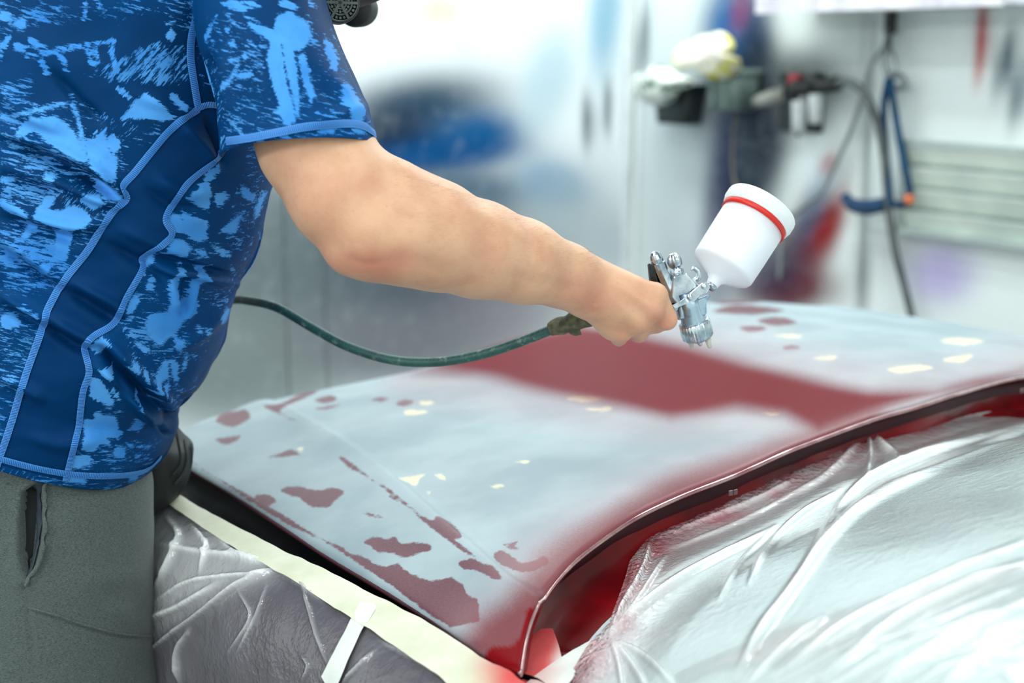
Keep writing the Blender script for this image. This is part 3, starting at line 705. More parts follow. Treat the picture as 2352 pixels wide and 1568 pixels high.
def film_mat(name, col, opac, rough, kind):
    """thin plastic sheet: clear where single, whiter where doubled over and where glints are painted in, glossy all over"""
    k = M(name); k.n.remove(k.p); c = k.mix(k.attr('layers_glints'), col, srgb(252, 254, 254)); c = k.mix(k.attr('mist'), c, srgb(214, 104, 120)); nodes = k.n
    op = k.math('ADD', opac, k.math('MULTIPLY', k.attr('layers_glints'), .95 - opac))
    if kind == 'dusty':
        for a_ in (.5, -.9, 1.6):
            fl_ = k.ramp(k.noise(5, 4, .7, k.co((90, 8, 8), (.3, .2, a_))), .66, .74, 0, .5); c = k.mix(fl_, c, srgb(240, 240, 244))
    b1 = k.math('ABSOLUTE', k.math('SUBTRACT', k.noise(38, 5, .65), .5)); fac = k.vor(150); fac2 = k.vor(340)
    crm = k.attr('crumple')
    hgt = k.math('ADD', k.math('MULTIPLY', b1, .35 if kind != 'dusty' else .25), k.math('MULTIPLY', k.math('ADD', fac, k.math('MULTIPLY', fac2, .5)), k.math('MULTIPLY', crm, 1.2)))
    bp = nodes.new('ShaderNodeBump'); k.set(bp.inputs['Height'], hgt); bp.inputs['Strength'].default_value = .8; bp.inputs['Distance'].default_value = .005
    df = nodes.new('ShaderNodeBsdfDiffuse'); tl = nodes.new('ShaderNodeBsdfTranslucent'); tr = nodes.new('ShaderNodeBsdfTransparent'); gl = nodes.new('ShaderNodeBsdfGlossy'); fr = nodes.new('ShaderNodeFresnel')
    for q in (df, tl): k.set(q.inputs[0], c)
    gl.inputs['Roughness'].default_value = rough; fr.inputs[0].default_value = 1.5
    for q in (df, gl, fr): k.t.links.new(bp.outputs[0], q.inputs['Normal'])
    def mx(f, a, b):
        m = nodes.new('ShaderNodeMixShader'); k.set(m.inputs[0], f); k.t.links.new(a, m.inputs[1]); k.t.links.new(b, m.inputs[2]); return m.outputs[0]
    sheet = mx(op, tr.outputs[0], mx(.12, df.outputs[0], tl.outputs[0]))
    k.t.links.new(mx(k.math('MINIMUM', k.math('MULTIPLY', fr.outputs[0], 1.6), .85), sheet, gl.outputs[0]), k.out.inputs[0]); return k.m


mFilmW = film_mat('clear_masking_film', srgb(236, 247, 248), .46, .12, 'clear')
def face_out(V, Fq, want):
    t = V[Fq[:, :3]]; n = np.cross(t[:, 1] - t[:, 0], t[:, 2] - t[:, 0]).sum(0); return Fq if n @ want > 0 else Fq[:, ::-1]


film = obj('masking_film', FV, face_out(FV, grid_faces(len(fb), len(fu)), np.array([0, -.3, 1.0])), mFilmW, attrs={'mist': mist, 'layers_glints': layers_glints, 'crumple': near * (.6 + .4 * hb)})
tag(film, 'clear wrinkled plastic film spread over the windshield behind the hood', 'film')
film_bvh = bvh_of(FV, grid_faces(len(fb), len(fu)))
# dark seal and red pillar under the film
seal_px = [(1560, 1545), (1700, 1482), (1783, 1449), (1916, 1408), (2019, 1372), (2115, 1349), (2226, 1322), (2352, 1283)]
sq = np.array([hit(x, y, zw) for x, y in seal_px]); sq = np.vstack([sq, sq[-1] + (sq[-1] - sq[-2])])
Q = catmull(sq, 80); P = car(Q[:, 0], Q[:, 1], zw(Q[:, 0], Q[:, 1]) - .006)
obj('windshield_seal', *tube(P, .011, 8, squash=.5), mBlack, carE)
off = np.array([.02, -.075]); rows = []
for j, (d, dz) in enumerate([(.004, -.006), (.015, .0), (.04, .001), (.065, -.001), (.085, -.006)]):
    q = Q + np.array([.25, -.97]) * d; rows.append(car(q[:, 0], q[:, 1], zw(q[:, 0], q[:, 1]) + dz - .001))
obj('pillar', np.array(rows).reshape(-1, 3), grid_faces(5, 80), simple('red_body_paint', srgb(158, 84, 92), srgb(136, 66, 74), 8, .4), carE)
Q2 = Q + np.array([.25, -.97]) * .092; P = car(Q2[:, 0], Q2[:, 1], zw(Q2[:, 0], Q2[:, 1]) - .006)
obj('pillar_seal', *tube(P, .010, 8, squash=.6), simple('dark_red_rubber', srgb(60, 20, 24), None, 30, .5), carE)
for dd in (.15, .20):
    Q3 = Q + np.array([.25, -.97]) * dd; P = car(Q3[:, 0], Q3[:, 1], zw(Q3[:, 0], Q3[:, 1]) - .006); obj('pillar_seal', *tube(P, .006, 8, squash=.6), mBlack, carE)

# ---- fender, gutter
vv = np.linspace(-.45, 1.25, 260); ne_v = N_[:, 1]; ne_u = N_[:, 0]; o2 = np.argsort(ne_v)
un = lambda v: np.interp(v, ne_v[o2], ne_u[o2]) + np.where(np.asarray(v) < ne_v.min(), (np.asarray(v) - ne_v.min()) * -.12, 0) * 0
gap = lambda v: .010 + .050 * smooth(v, -.05, .75)
ze = lambda v: np.where(np.asarray(v) < 0, zhood(.0, 0) + .04 * np.asarray(v), zhood(un(v), v))
gut = [(.02, -.012), (.012, -.03), (0, -.042), (-.5, -.046), (-.95, -.034), (-1.0, -.014)]; rows = []
for d, dz in gut:
    u = un(vv) + (d if d > 0 else d * gap(vv)); rows.append(car(u, vv, ze(vv) + dz))
GV = np.array(rows).reshape(-1, 3); GV = GV + Z3 * (.002 * (vnoise(GV, 9, 3)) * np.repeat([0, .3, .7, 1, .5, 0], len(vv)))[:, None]
mBlackFilm = M('black_plastic_film'); mBlackFilm.bump(mBlackFilm.noise(9, 3, .5), .3, .012)
mBlackFilm = mBlackFilm.bsdf(mBlackFilm.mix(mBlackFilm.ramp(mBlackFilm.noise(8, 3), .4, .7), srgb(8, 7, 9), srgb(14, 13, 16)), .5, Specular_IOR_Level=.06)
gi = grid_faces(len(gut), len(vv)); obj('gutter', GV, gi, mBlackFilm, carE, label='black lined gap between hood and fender')
FPROF = [(0, -.012), (.012, -.006), (.024, -.006), (.042, -.014), (.058, -.030), (.070, -.055), (.078, -.095), (.083, -.16), (.085, -.25), (.083, -.38), (.078, -.52), (.07, -.6)]
fp = catmull(FPROF, 70)


def fender_surface(lift=0.0):
    rows = []
    for d, dz in fp:
        rows.append(car(un(vv) - gap(vv) - d * (1 + 0 * vv), vv, ze(vv) + dz))
    return np.array(rows)


FS = fender_surface(); ff = grid_faces(len(fp), len(vv))
obj('fender', FS.reshape(-1, 3), ff, simple('dull_maroon_paint', srgb(62, 44, 54), srgb(46, 32, 42), 6, .35), carE)
# film over the fender, denser grid
vv2 = np.linspace(-.42, 1.2, 620); fp2 = catmull([(d, z) for d, z in FPROF[1:]], 190); rows = []
for d, dz in fp2: rows.append(car(un(vv2) - gap(vv2) - d, vv2, ze(vv2) + dz))
LV = np.array(rows); nrm = np.cross(np.gradient(LV, axis=0), np.gradient(LV, axis=1)); nrm /= np.linalg.norm(nrm, axis=2)[..., None]
if nrm[60, 300] @ (CAM - LV[60, 300]) < 0: nrm = -nrm
LV, nrm = LV.reshape(-1, 3), nrm.reshape(-1, 3); LP = proj(LV)
LFOLD = [([(640, 1320), (560, 1350), (470, 1410), (400, 1460), (350, 1500)], .006, 10), ([(640, 1315), (700, 1360), (760, 1400)], .004, 8), ([(700, 1350), (730, 1430), (765, 1530)], .005, 8), ([(390, 1200), (420, 1240), (400, 1300), (370, 1350)], .006, 12), ([(440, 1210), (480, 1260), (470, 1320)], .004, 9), ([(560, 1360), (590, 1420), (540, 1500)], .003, 6), ([(430, 1568), (425, 1500), (450, 1440)], .006, 9),
         ([(370, 1250), (450, 1270), (560, 1290), (640, 1310)], .004, 12), ([(350, 1420), (430, 1390), (520, 1340)], .006, 14), ([(625, 1350), (600, 1420), (560, 1500)], .002, 5), ([(500, 1240), (560, 1290), (640, 1312)], .003, 8), ([(870, 1500), (830, 1540), (800, 1568)], .004, 7), ([(880, 1480), (960, 1520), (1040, 1568)], .003, 8), ([(700, 1500), (720, 1530), (700, 1568)], .003, 6), ([(640, 1318), (600, 1330), (520, 1330), (440, 1340), (370, 1380)], .004, 9)]
h = ridges(LP, [(L, A * 1.2, w * .6) for L, A, w in LFOLD]) + .0010 * (1 - 2 * np.abs(vnoise(LV, 22, 5))) + .0005 * (1 - 2 * np.abs(vnoise(LV, 60, 6))) + .004 * vnoise(LV, 7, 2)
LV = LV + nrm * (h + .007)[:, None]
mFilmF = film_mat('dusty_clear_film', srgb(196, 192, 202), .22, .15, 'dusty')
lf = grid_faces(len(fp2), len(vv2)); film2 = obj('masking_film', LV, face_out(LV, lf, np.array([-.6, -.6, .6])), mFilmF, attrs={'crumple': np.full(len(LP), .12), 'layers_glints': np.clip(.5 * (1 - smooth(poly_sdf(LP, [(330, 1150), (480, 1205), (650, 1318), (560, 1335), (430, 1400), (330, 1460)]), -40, 60)) + .12 * vnoise(LV, 12, 3) + .5 * np.clip(ridges(LP, [(L, 1., w * .5) for L, A, w in LFOLD]), 0, 1), 0, 1)})
tag(film2, 'dusty translucent plastic film wrinkled over the dark fender beside the worker', 'film')
lb = bvh_of(LV, lf)

# ---- tapes
kt = M('cream_masking_tape'); kt.bump(kt.noise(120, 3, .6, kt.co((1, 1, 1))), .35, .0015)
mTape = kt.bsdf(kt.mix(kt.attr('red'), kt.mix(kt.ramp(kt.noise(18, 3), .35, .7), srgb(206, 208, 182), srgb(222, 222, 202)), srgb(205, 46, 52)), .55)
kt = M('white_paper_tape'); kt.bump(kt.noise(140, 3), .4, .0015)
mTapeW = kt.bsdf(kt.mix(kt.attr('red'), kt.mix(kt.ramp(kt.noise(20, 3), .35, .7), srgb(226, 228, 224), srgb(212, 216, 212)), srgb(210, 50, 54)), .6)


def tape(line, w, label, mat, bvh=None, red=None, lift=.0012, w2=None, name='masking_tape', group=None):
    r = ribbon(bvh or lb, line, w, lift, 8, 9, .0004, w2)
    V, Fc, at_ = r; V = V + Z3 * (.0009 * vnoise(V, 60, 4))[:, None]; p = proj(V)
    rd = np.zeros(len(V)) if red is None else red(p + 12 * np.stack([vnoise(V, 40, 7), vnoise(V, 40, 8)], -1))
    return tag(obj(name, V, Fc, mat, attrs={'red': rd}), label, 'tape')


redA = lambda p: .95 * (1 - smooth(np.hypot((p[:, 0] - 1215) * .75, p[:, 1] - 1540), 30, 130))
tape([(432, 1130), (501, 1177), (606, 1246), (684, 1284), (762, 1320), (854, 1372), (945, 1428), (1082, 1527), (1160, 1585)], .012, 'pale translucent paper edge strip beside the black hood gap', mTapeW, None, redA, .0004, .014, 'paper_strip')
tape([(385, 1142), (487, 1205), (606, 1272), (698, 1318), (808, 1382), (900, 1434), (1000, 1496), (1100, 1566), (1160, 1610)], .012, 'long cream masking tape along the top of the fender', mTape, None, redA, .003, .026)
tape([(850, 1395), (825, 1440), (795, 1500), (760, 1575)], .010, 'short white tape strip running down the fender film to the bottom edge', mTapeW, None, None, .0045, .014)
flat_bvh = bvh_of([(-.5, .5, .852), (.8, .5, .852), (.8, 1.9, .850), (-.5, 1.9, .850)], [[0, 1, 2, 3]])
tape([(1246, 1436), (1250, 1480), (1250, 1540), (1248, 1620)], .0085, 'red oversprayed tape strip at the pointed corner of the hood', mTapeW, flat_bvh, lambda p: .95 * (1 - smooth(p[:, 0] + .25 * (p[:, 1] - 1500), 1256, 1310)), .001, .024)
tape([(1235, 1600), (1290, 1545), (1350, 1500), (1412, 1458)], .020, 'white crumpled tape end pinching the windshield film together', mTapeW, flat_bvh, lambda p: .4 * (1 - smooth(p[:, 0], 1230, 1320)), .003, .008)

# ================================================================== THE PAINTER
# body: one continuous skin from blended volumes (signed distance field -> surface nets)
GMIN, GMAX, GH = np.array([-.80, 1.28, .80]), np.array([.27, 2.02, 1.90]), .0034
GN = ((GMAX - GMIN) / GH).astype(int)
FIELD = np.full(GN, 1.0, np.float32)


def sub_grid(lo, hi):
    a = np.clip(((lo - GMIN) / GH).astype(int), 0, GN - 1); b = np.clip(((hi - GMIN) / GH).astype(int) + 1, 1, GN)
    ax = [GMIN[i] + GH * np.arange(a[i], b[i], dtype=np.float32) for i in range(3)]
    return tuple(slice(a[i], b[i]) for i in range(3)), ax[0][:, None, None].astype(np.float32), ax[1][None, :, None].astype(np.float32), ax[2][None, None, :].astype(np.float32)


def cone_sdf(X, Y, Z, a, b, ra, rb, fl=None):
    e = b - a; L2 = float(e @ e); px, py, pz = X - a[0], Y - a[1], Z - a[2]
    t = np.clip((px * e[0] + py * e[1] + pz * e[2]) / L2, 0, 1)
    dx, dy, dz = px - t * e[0], py - t * e[1], pz - t * e[2]
    d2 = dx * dx + dy * dy + dz * dz
    if fl is not None:
        n, kf = fl; q = dx * n[0] + dy * n[1] + dz * n[2]; d2 = d2 + q * q * (kf * kf - 1)
    return np.sqrt(d2) - (ra + t * (rb - ra))


def smin(a, b, k):
    h = np.clip(.5 + .5 * (b - a) / k, 0, 1); return b + (a - b) * h - k * h * (1 - h)


def blend(a, b, ra, rb, k=.012, field=None, fl=None):
    a, b = np.asarray(a, float), np.asarray(b, float); m = max(ra, rb) + .05; sl, X, Y, Z = sub_grid(np.minimum(a, b) - m, np.maximum(a, b) + m)
    d = cone_sdf(X, Y, Z, a, b, ra, rb, fl).astype(np.float32); F0 = FIELD if field is None else field
    F0[sl] = smin(F0[sl], d, k)


def chain(pts, k=.012, field=None, fl=None):
    for (a, ra), (b, rb) in zip(pts[:-1], pts[1:]): blend(a, b, ra, rb, k, field, fl)


def pp(x, y, Y, r): return (at(x, y, Y), r * ppm(x, y, Y))


ARM = [pp(590, -50, 1.51, 98), pp(645, 150, 1.46, 118), pp(722, 332, 1.43, 128), pp(790, 445, 1.415, 127), pp(862, 520, 1.41, 121), pp(930, 534, 1.415, 119), pp(1000, 547, 1.43, 118), pp(1100, 573, 1.455, 110), pp(1200, 600, 1.48, 95), pp(1300, 634, 1.51, 73), pp(1352, 662, 1.525, 60)]
chain(ARM, .01)
blend(at(800, 575, 1.40), at(850, 592, 1.40), 44 * ppm(800, 575, 1.4), 30 * ppm(800, 575, 1.4), .02)        # point of the elbow
blend(at(910, 440, 1.42), at(1010, 490, 1.435), 72 * ppm(900, 500, 1.42), 66 * ppm(900, 500, 1.42), .02)     # brachioradialis
HAND = np.full(GN, 1.0, np.float32)
HS = ppm(1450, 700, 1.54)
def hp(x, y, Y, r): return (at(x, y, Y), r * HS)
for a, b, w in ((hp(1350, 640, 1.53, 52), hp(1493, 676, 1.527, 28), 0), (hp(1350, 655, 1.522, 52), hp(1486, 704, 1.520, 29), 0), (hp(1350, 668, 1.525, 52), hp(1456, 734, 1.524, 28), 0), (hp(1350, 680, 1.532, 46), hp(1416, 752, 1.536, 27), 0)):
    blend(a[0], b[0], a[1], b[1], .016, HAND)
blend(at(1384, 690, 1.540), at(1404, 742, 1.545), 40 * HS, 34 * HS, .014, HAND); blend(at(1380, 660, 1.545), at(1440, 670, 1.55), 50 * HS, 45 * HS, .012, HAND)                                # palm pad
for x, y, Y, r in ((1502, 712, 1.516, 24), (1472, 744, 1.522, 23), (1430, 763, 1.534, 22), (1512, 674, 1.523, 22)):
    blend(at(x, y, Y), at(x - 4, y - 2, Y + .003), r * HS, r * HS, .007, HAND)                                  # knuckles
for x, y, Y, tx, ty, tY in ((1380, 640, 1.497, 1500, 706, 1.503), (1372, 660, 1.498, 1466, 738, 1.508)):
    blend(at(x, y, Y + .008), at(tx, ty, tY + .004), 7 * HS, 8 * HS, .01, HAND)                                 # extensor tendons
FING = [
    [hp(1508, 682, 1.527, 26), hp(1531, 733, 1.533, 25), hp(1512, 742, 1.560, 21), hp(1494, 738, 1.578, 18)],
    [hp(1496, 712, 1.524, 26), hp(1500, 744, 1.556, 22), hp(1478, 736, 1.592, 20), hp(1462, 708, 1.600, 17)],
    [hp(1466, 742, 1.530, 25), hp(1468, 766, 1.562, 21), hp(1446, 752, 1.596, 19), hp(1430, 722, 1.602, 17)],
    [hp(1424, 762, 1.540, 23), hp(1422, 776, 1.568, 19), hp(1404, 760, 1.594, 17), hp(1394, 736, 1.600, 15)],
    [hp(1380, 662, 1.556, 34), hp(1428, 668, 1.590, 28), hp(1474, 684, 1.604, 23), hp(1512, 700, 1.604, 19)]]
fields = []
for i, L in enumerate(FING):
    f = np.full(GN, 1.0, np.float32) if False else None
    # each finger is blended within itself, then joined to the hand with a tight crease
    lo = np.min([q[0] for q in L], 0) - .06; hi = np.max([q[0] for q in L], 0) + .06; sl, X, Y, Z = sub_grid(lo, hi); d = None
    for (a, ra), (b, rb) in zip(L[:-1], L[1:]):
        c_ = cone_sdf(X, Y, Z, a, b, ra, rb).astype(np.float32); d = c_ if d is None else smin(d, c_, .003)
    fields.append((sl, d))
for sl, d in fields: HAND[sl] = smin(HAND[sl], d, .0035)
FIELD = smin(FIELD, HAND, np.float32(.010)); del HAND
# trunk, neck, head, far arm, thighs (mostly inside the clothes)
for Yc in (1.595, 1.665): chain([pp(50, 1060, Yc, 150), pp(110, 850, Yc, 165), pp(200, 520, Yc, 180), pp(260, 250, Yc, 190), pp(350, 20, Yc, 170)], .03)
chain([pp(470, -60, 1.62, 150), pp(560, -150, 1.63, 125), pp(640, -240, 1.64, 122)], .03)
chain([pp(400, 20, 1.64, 150), pp(590, -40, 1.52, 92)], .03); chain([pp(400, 20, 1.64, 150), pp(540, -40, 1.76, 130)], .03)
chain([pp(560, -40, 1.78, 145), pp(440, 330, 1.86, 112), pp(240, 600, 1.92, 92), pp(340, 700, 1.88, 66), pp(390, 720, 1.87, 56)], .02)
hd = (cR * .94 - cU * .34); hd /= np.linalg.norm(hd); hu = np.cross(np.array([0, 1.0, 0]), hd) * -1; hu = hu if hu[2] > 0 else -hu
HC = at(690, -270, 1.645)
blend(HC - hd * .025 + hu * .02, HC + hd * .02 + hu * .025, .088, .085, .03, fl=(np.array([0, 1, 0]), 1.12)); blend(HC + hd * .03 - hu * .04, HC + hd * .055 - hu * .085, .062, .032, .03)
blend(HC + hd * .10 + hu * .01, HC + hd * .118 - hu * .028, .008, .014, .014)
for s in (-1, 1): blend(HC - hd * .015 + np.array([0, s * .076, 0]) + hu * .015, HC - hd * .012 + np.array([0, s * .080, 0]) - hu * .025, .017, .011, .006, fl=(np.array([0, 1, 0]), 2.2))
for s in (-1, 1): blend(at(20, 1120, 1.64 + s * .07), at(0, 1300, 1.64 + s * .07), .06, .06, .02)


def surface_nets(S, mn, h):
    s = S < 0; nx, ny, nz = S.shape
    cnt = np.zeros((nx - 1, ny - 1, nz - 1), np.int8)
    for i in (0, 1):
        for j in (0, 1):
            for k_ in (0, 1): cnt += s[i:nx - 1 + i, j:ny - 1 + j, k_:nz - 1 + k_]
    act = np.argwhere((cnt > 0) & (cnt < 8)); idx = np.full(cnt.shape, -1, np.int32); idx[tuple(act.T)] = np.arange(len(act))
    off_ = np.array([(i, j, k_) for i in (0, 1) for j in (0, 1) for k_ in (0, 1)]); cv = np.stack([S[tuple((act + o).T)] for o in off_], 1)
    acc = np.zeros((len(act), 3)); n = np.zeros(len(act))
    for a in range(8):
        for b in range(a + 1, 8):
            if np.abs(off_[a] - off_[b]).sum() == 1:
                m = (cv[:, a] < 0) != (cv[:, b] < 0); t = cv[m, a] / (cv[m, a] - cv[m, b])
                acc[m] += off_[a] + t[:, None] * (off_[b] - off_[a]); n[m] += 1
    V = mn + (act + acc / n[:, None]) * h; Q = []
    for ax in range(3):
        o = [np.zeros(3, int) for _ in range(4)]; u, v = (ax + 1) % 3, (ax + 2) % 3
        sl0 = [slice(1, -1)] * 3; sl1 = [slice(1, -1)] * 3; sl0[ax] = slice(0, -1); sl1[ax] = slice(1, None)
        A_, B_ = s[tuple(sl0)], s[tuple(sl1)]; e_ = np.argwhere(A_ != B_); fl = A_[tuple(e_.T)]
        base = e_ + 1; base[:, ax] = e_[:, ax]
        q = []
        for du, dv in ((0, 0), (-1, 0), (-1, -1), (0, -1)):
            c_ = base.copy(); c_[:, u] += du; c_[:, v] += dv; q.append(idx[tuple(c_.T)])
        q = np.stack(q, 1); q[~fl] = q[~fl][:, ::-1]; Q.append(q)
    return V, np.vstack(Q)


BV, BF = surface_nets(FIELD, GMIN, GH); del FIELD
person = thing('person', 'person in blue printed sports shirt and grey sweatpants leaning over the hood, spraying', 'person', (-.58, 1.6, 0))
BP = proj(BV)
arm_near = (BV[:, 1] < 1.62)
warm = 1.0 * np.exp(-(np.hypot((BP[:, 0] - 850) / 120, (BP[:, 1] - 600) / 38)) ** 2) + .6 * np.exp(-(np.hypot((BP[:, 0] - 1355) / 60, (BP[:, 1] - 690) / 45)) ** 2)
for x, y in ((1506, 716), (1474, 748), (1432, 770), (1535, 745)): warm = warm + .45 * np.exp(-(np.hypot(BP[:, 0] - x, BP[:, 1] - y) / 24) ** 2)
warm = np.clip(warm + .25 * vnoise(BV, 30, 1), 0, 1) * arm_near
# skin creases at the wrist
CRE = [([(1335, 728), (1355, 722), (1385, 708)], .0014, 4), ([(1340, 738), (1365, 732), (1392, 718)], .0013, 4), ([(1350, 748), (1372, 744), (1396, 732)], .001, 4), ([(1345, 742), (1360, 700), (1372, 680)], .0012, 6)]
bn = np.zeros_like(BV); tri = BV[BF]; fn = np.cross(tri[:, 2] - tri[:, 0], tri[:, 3] - tri[:, 1])
for q in range(4): np.add.at(bn, BF[:, q], fn)
bn /= np.linalg.norm(bn, axis=1)[:, None] + 1e-12
BV = BV - bn * (ridges(BP, CRE) * (arm_near & (BV[:, 0] > -.1)))[:, None]
VEIN = [([(1400, 640), (1440, 668), (1480, 690), (1500, 705)], .0012, 6), ([(1385, 660), (1420, 695), (1450, 725)], .0010, 6), ([(1030, 470), (1120, 500), (1220, 550), (1310, 590)], .0014, 14), ([(1180, 640), (1260, 650), (1330, 665)], -.0012, 16), ([(880, 600), (960, 600), (1040, 640)], -.0015, 22), ([(800, 590), (840, 606), (890, 600)], -.0012, 8)]
BV = BV + bn * (ridges(BP, VEIN) * arm_near)[:, None]
k = M('skin'); k.bump(k.math('ADD', k.math('MULTIPLY', k.noise(320, 3), .5), k.math('MULTIPLY', k.vor(520), .5)), .22, .0008)
sk = k.mix(k.ramp(k.noise(26, 4), .35, .7), srgb(214, 168, 136), srgb(202, 152, 122)); sk = k.mix(k.math('MULTIPLY', k.attr('warm'), .75), sk, srgb(200, 124, 106))
sk = k.mix(k.ramp(k.noise(230, 2), .62, .8, 0, .25), sk, srgb(180, 116, 90))
mSkin = k.bsdf(sk, .5, 0, Subsurface_Weight=.12, Subsurface_Radius=(1.0, .35, .2), Subsurface_Scale=.006, Specular_IOR_Level=.35)
body = obj('body', BV, BF, mSkin, person, attrs={'warm': warm})
mb = body.modifiers.new('smooth', 'SMOOTH'); mb.factor = .5; mb.iterations = 2
# fine hair along the forearm
bb = bvh_of(BV, BF); HVt, HFc = [], []; rr = random.Random(3)
for _ in range(1000):
    t = rr.random(); x = 900 + 480 * t; up = np.interp(x, [868, 940, 1060, 1190, 1290, 1390], [330, 405, 442, 495, 552, 592]); y = up + (rr.random() ** 2.2) * 130 - 1
    c_ = cast(bb, x, y + 2)
    if not c_ or c_[0][1] > 1.6: continue
    p0, n0 = c_; L = .004 + .005 * rr.random(); dr = n0 * .45 + cR * .75 + cU * rr.uniform(-.35, .25); dr /= np.linalg.norm(dr)
    w = np.cross(dr, cF); w /= np.linalg.norm(w); w = w * .00005; i0 = len(HVt); HVt += [p0 - w, p0 + w, p0 + dr * L * .6 + w * .7 - cU * L * .05, p0 + dr * L - cU * L * .16, p0 + dr * L * .6 - w * .7 - cU * L * .05]
    HFc.append([i0, i0 + 1, i0 + 2, i0 + 3, i0 + 4])
if HVt:
    hh = obj('arm_hair', np.array(HVt), HFc, simple('fair_hair', srgb(184, 140, 100), None, 60, .5), person); hh['kind'] = 'stuff'
# eyes and hair on the head
for s in (-1, 1): obj('eye', *ball(HC + hd * .086 + hu * .022 + np.array([0, s * .031, 0]), .0125), simple('eye_white', srgb(230, 226, 220), srgb(60, 46, 40), 160, .2), person)
hb_ = []
for kx in range(14):
    ph = .05 + kx / 13 * 1.75
    th = np.linspace(0, 2 * np.pi, 36, endpoint=False); rr_ = .103 + .002 * np.sin(th * 9 + kx)
    hb_.append(HC + hu * .02 - hd * .012 + hu[None] * (rr_ * math.cos(ph) * .98)[:, None] + hd[None] * (np.cos(th) * rr_ * math.sin(ph) * 1.1 - .012 * (ph > .9))[:, None] + np.array([[0, 1, 0]]) * (np.sin(th) * rr_ * math.sin(ph) * .93)[:, None])
hbv, hbf = rings(np.array(hb_)); keep = ((hbv - HC) @ hd < .065) | ((hbv - HC) @ hu > .055); hbf = [f for f in hbf if all(keep[i] for i in f)]
ho = obj('hair', hbv, hbf, simple('short_brown_hair', srgb(66, 48, 36), srgb(40, 28, 20), 240, .5, 0, .6, 300, .003), person)

# ------------------------------------------------------------------ shirt
YC = 1.625
def ring_def(fx, fy, bx, sl, b): return [fx, fy, bx, fy - sl * (fx - bx), b]
TR = [ring_def(346, 1082, -262, .375, .160), ring_def(372, 1052, -264, .375, .165), ring_def(393, 1010, -266, .375, .169), ring_def(393, 975, -266, .375, .171), ring_def(392, 945, -266, .375, .172), ring_def(436, 912, -264, .37, .174), ring_def(466, 868, -262, .37, .176), ring_def(505, 790, -256, .36, .178), ring_def(526, 715, -246, .355, .180), ring_def(545, 655, -238, .35, .182),
      ring_def(583, 580, -226, .35, .184), ring_def(605, 500, -206, .35, .186), ring_def(622, 410, -190, .36, .187), ring_def(636, 310, -166, .37, .188), ring_def(655, 180, -130, .38, .186), ring_def(668, 50, -84, .38, .186), ring_def(674, -50, -20, .42, .188), ring_def(678, -72, 120, .54, .172), ring_def(674, -72, 270, .72, .13), ring_def(664, -68, 400, .88, .094), ring_def(656, -64, 458, .95, .080)]
TRr = catmull(TR, 330); nphi = 460; ph = np.linspace(0, 2 * np.pi, nphi, endpoint=False); ne_ = 2.35
cs, sn = np.cos(ph), np.sin(ph); qn = (np.abs(cs) ** ne_ + np.abs(sn) ** ne_) ** (-1 / ne_); out = []
for fx, fy, bx, by, b in TRr:
    Fp, Bp = at(fx, fy, YC), at(bx, by, YC); m_ = (Fp + Bp) / 2; hx = (Fp - Bp) / 2
    out.append(m_ + (cs * qn)[:, None] * hx + (sn * qn)[:, None] * np.array([0, -b, 0]))
SV = np.array(out); nr_, nc_ = SV.shape[:2]; SV = SV.reshape(-1, 3); SF = grid_faces(nr_, nc_, True)


def vnorm(V, Fq):
    n = np.zeros_like(V); t = V[Fq]; fn = np.cross(t[:, 2] - t[:, 0], t[:, 3] - t[:, 1])
    for q in range(4): np.add.at(n, Fq[:, q], fn)
    return n / (np.linalg.norm(n, axis=1)[:, None] + 1e-12)


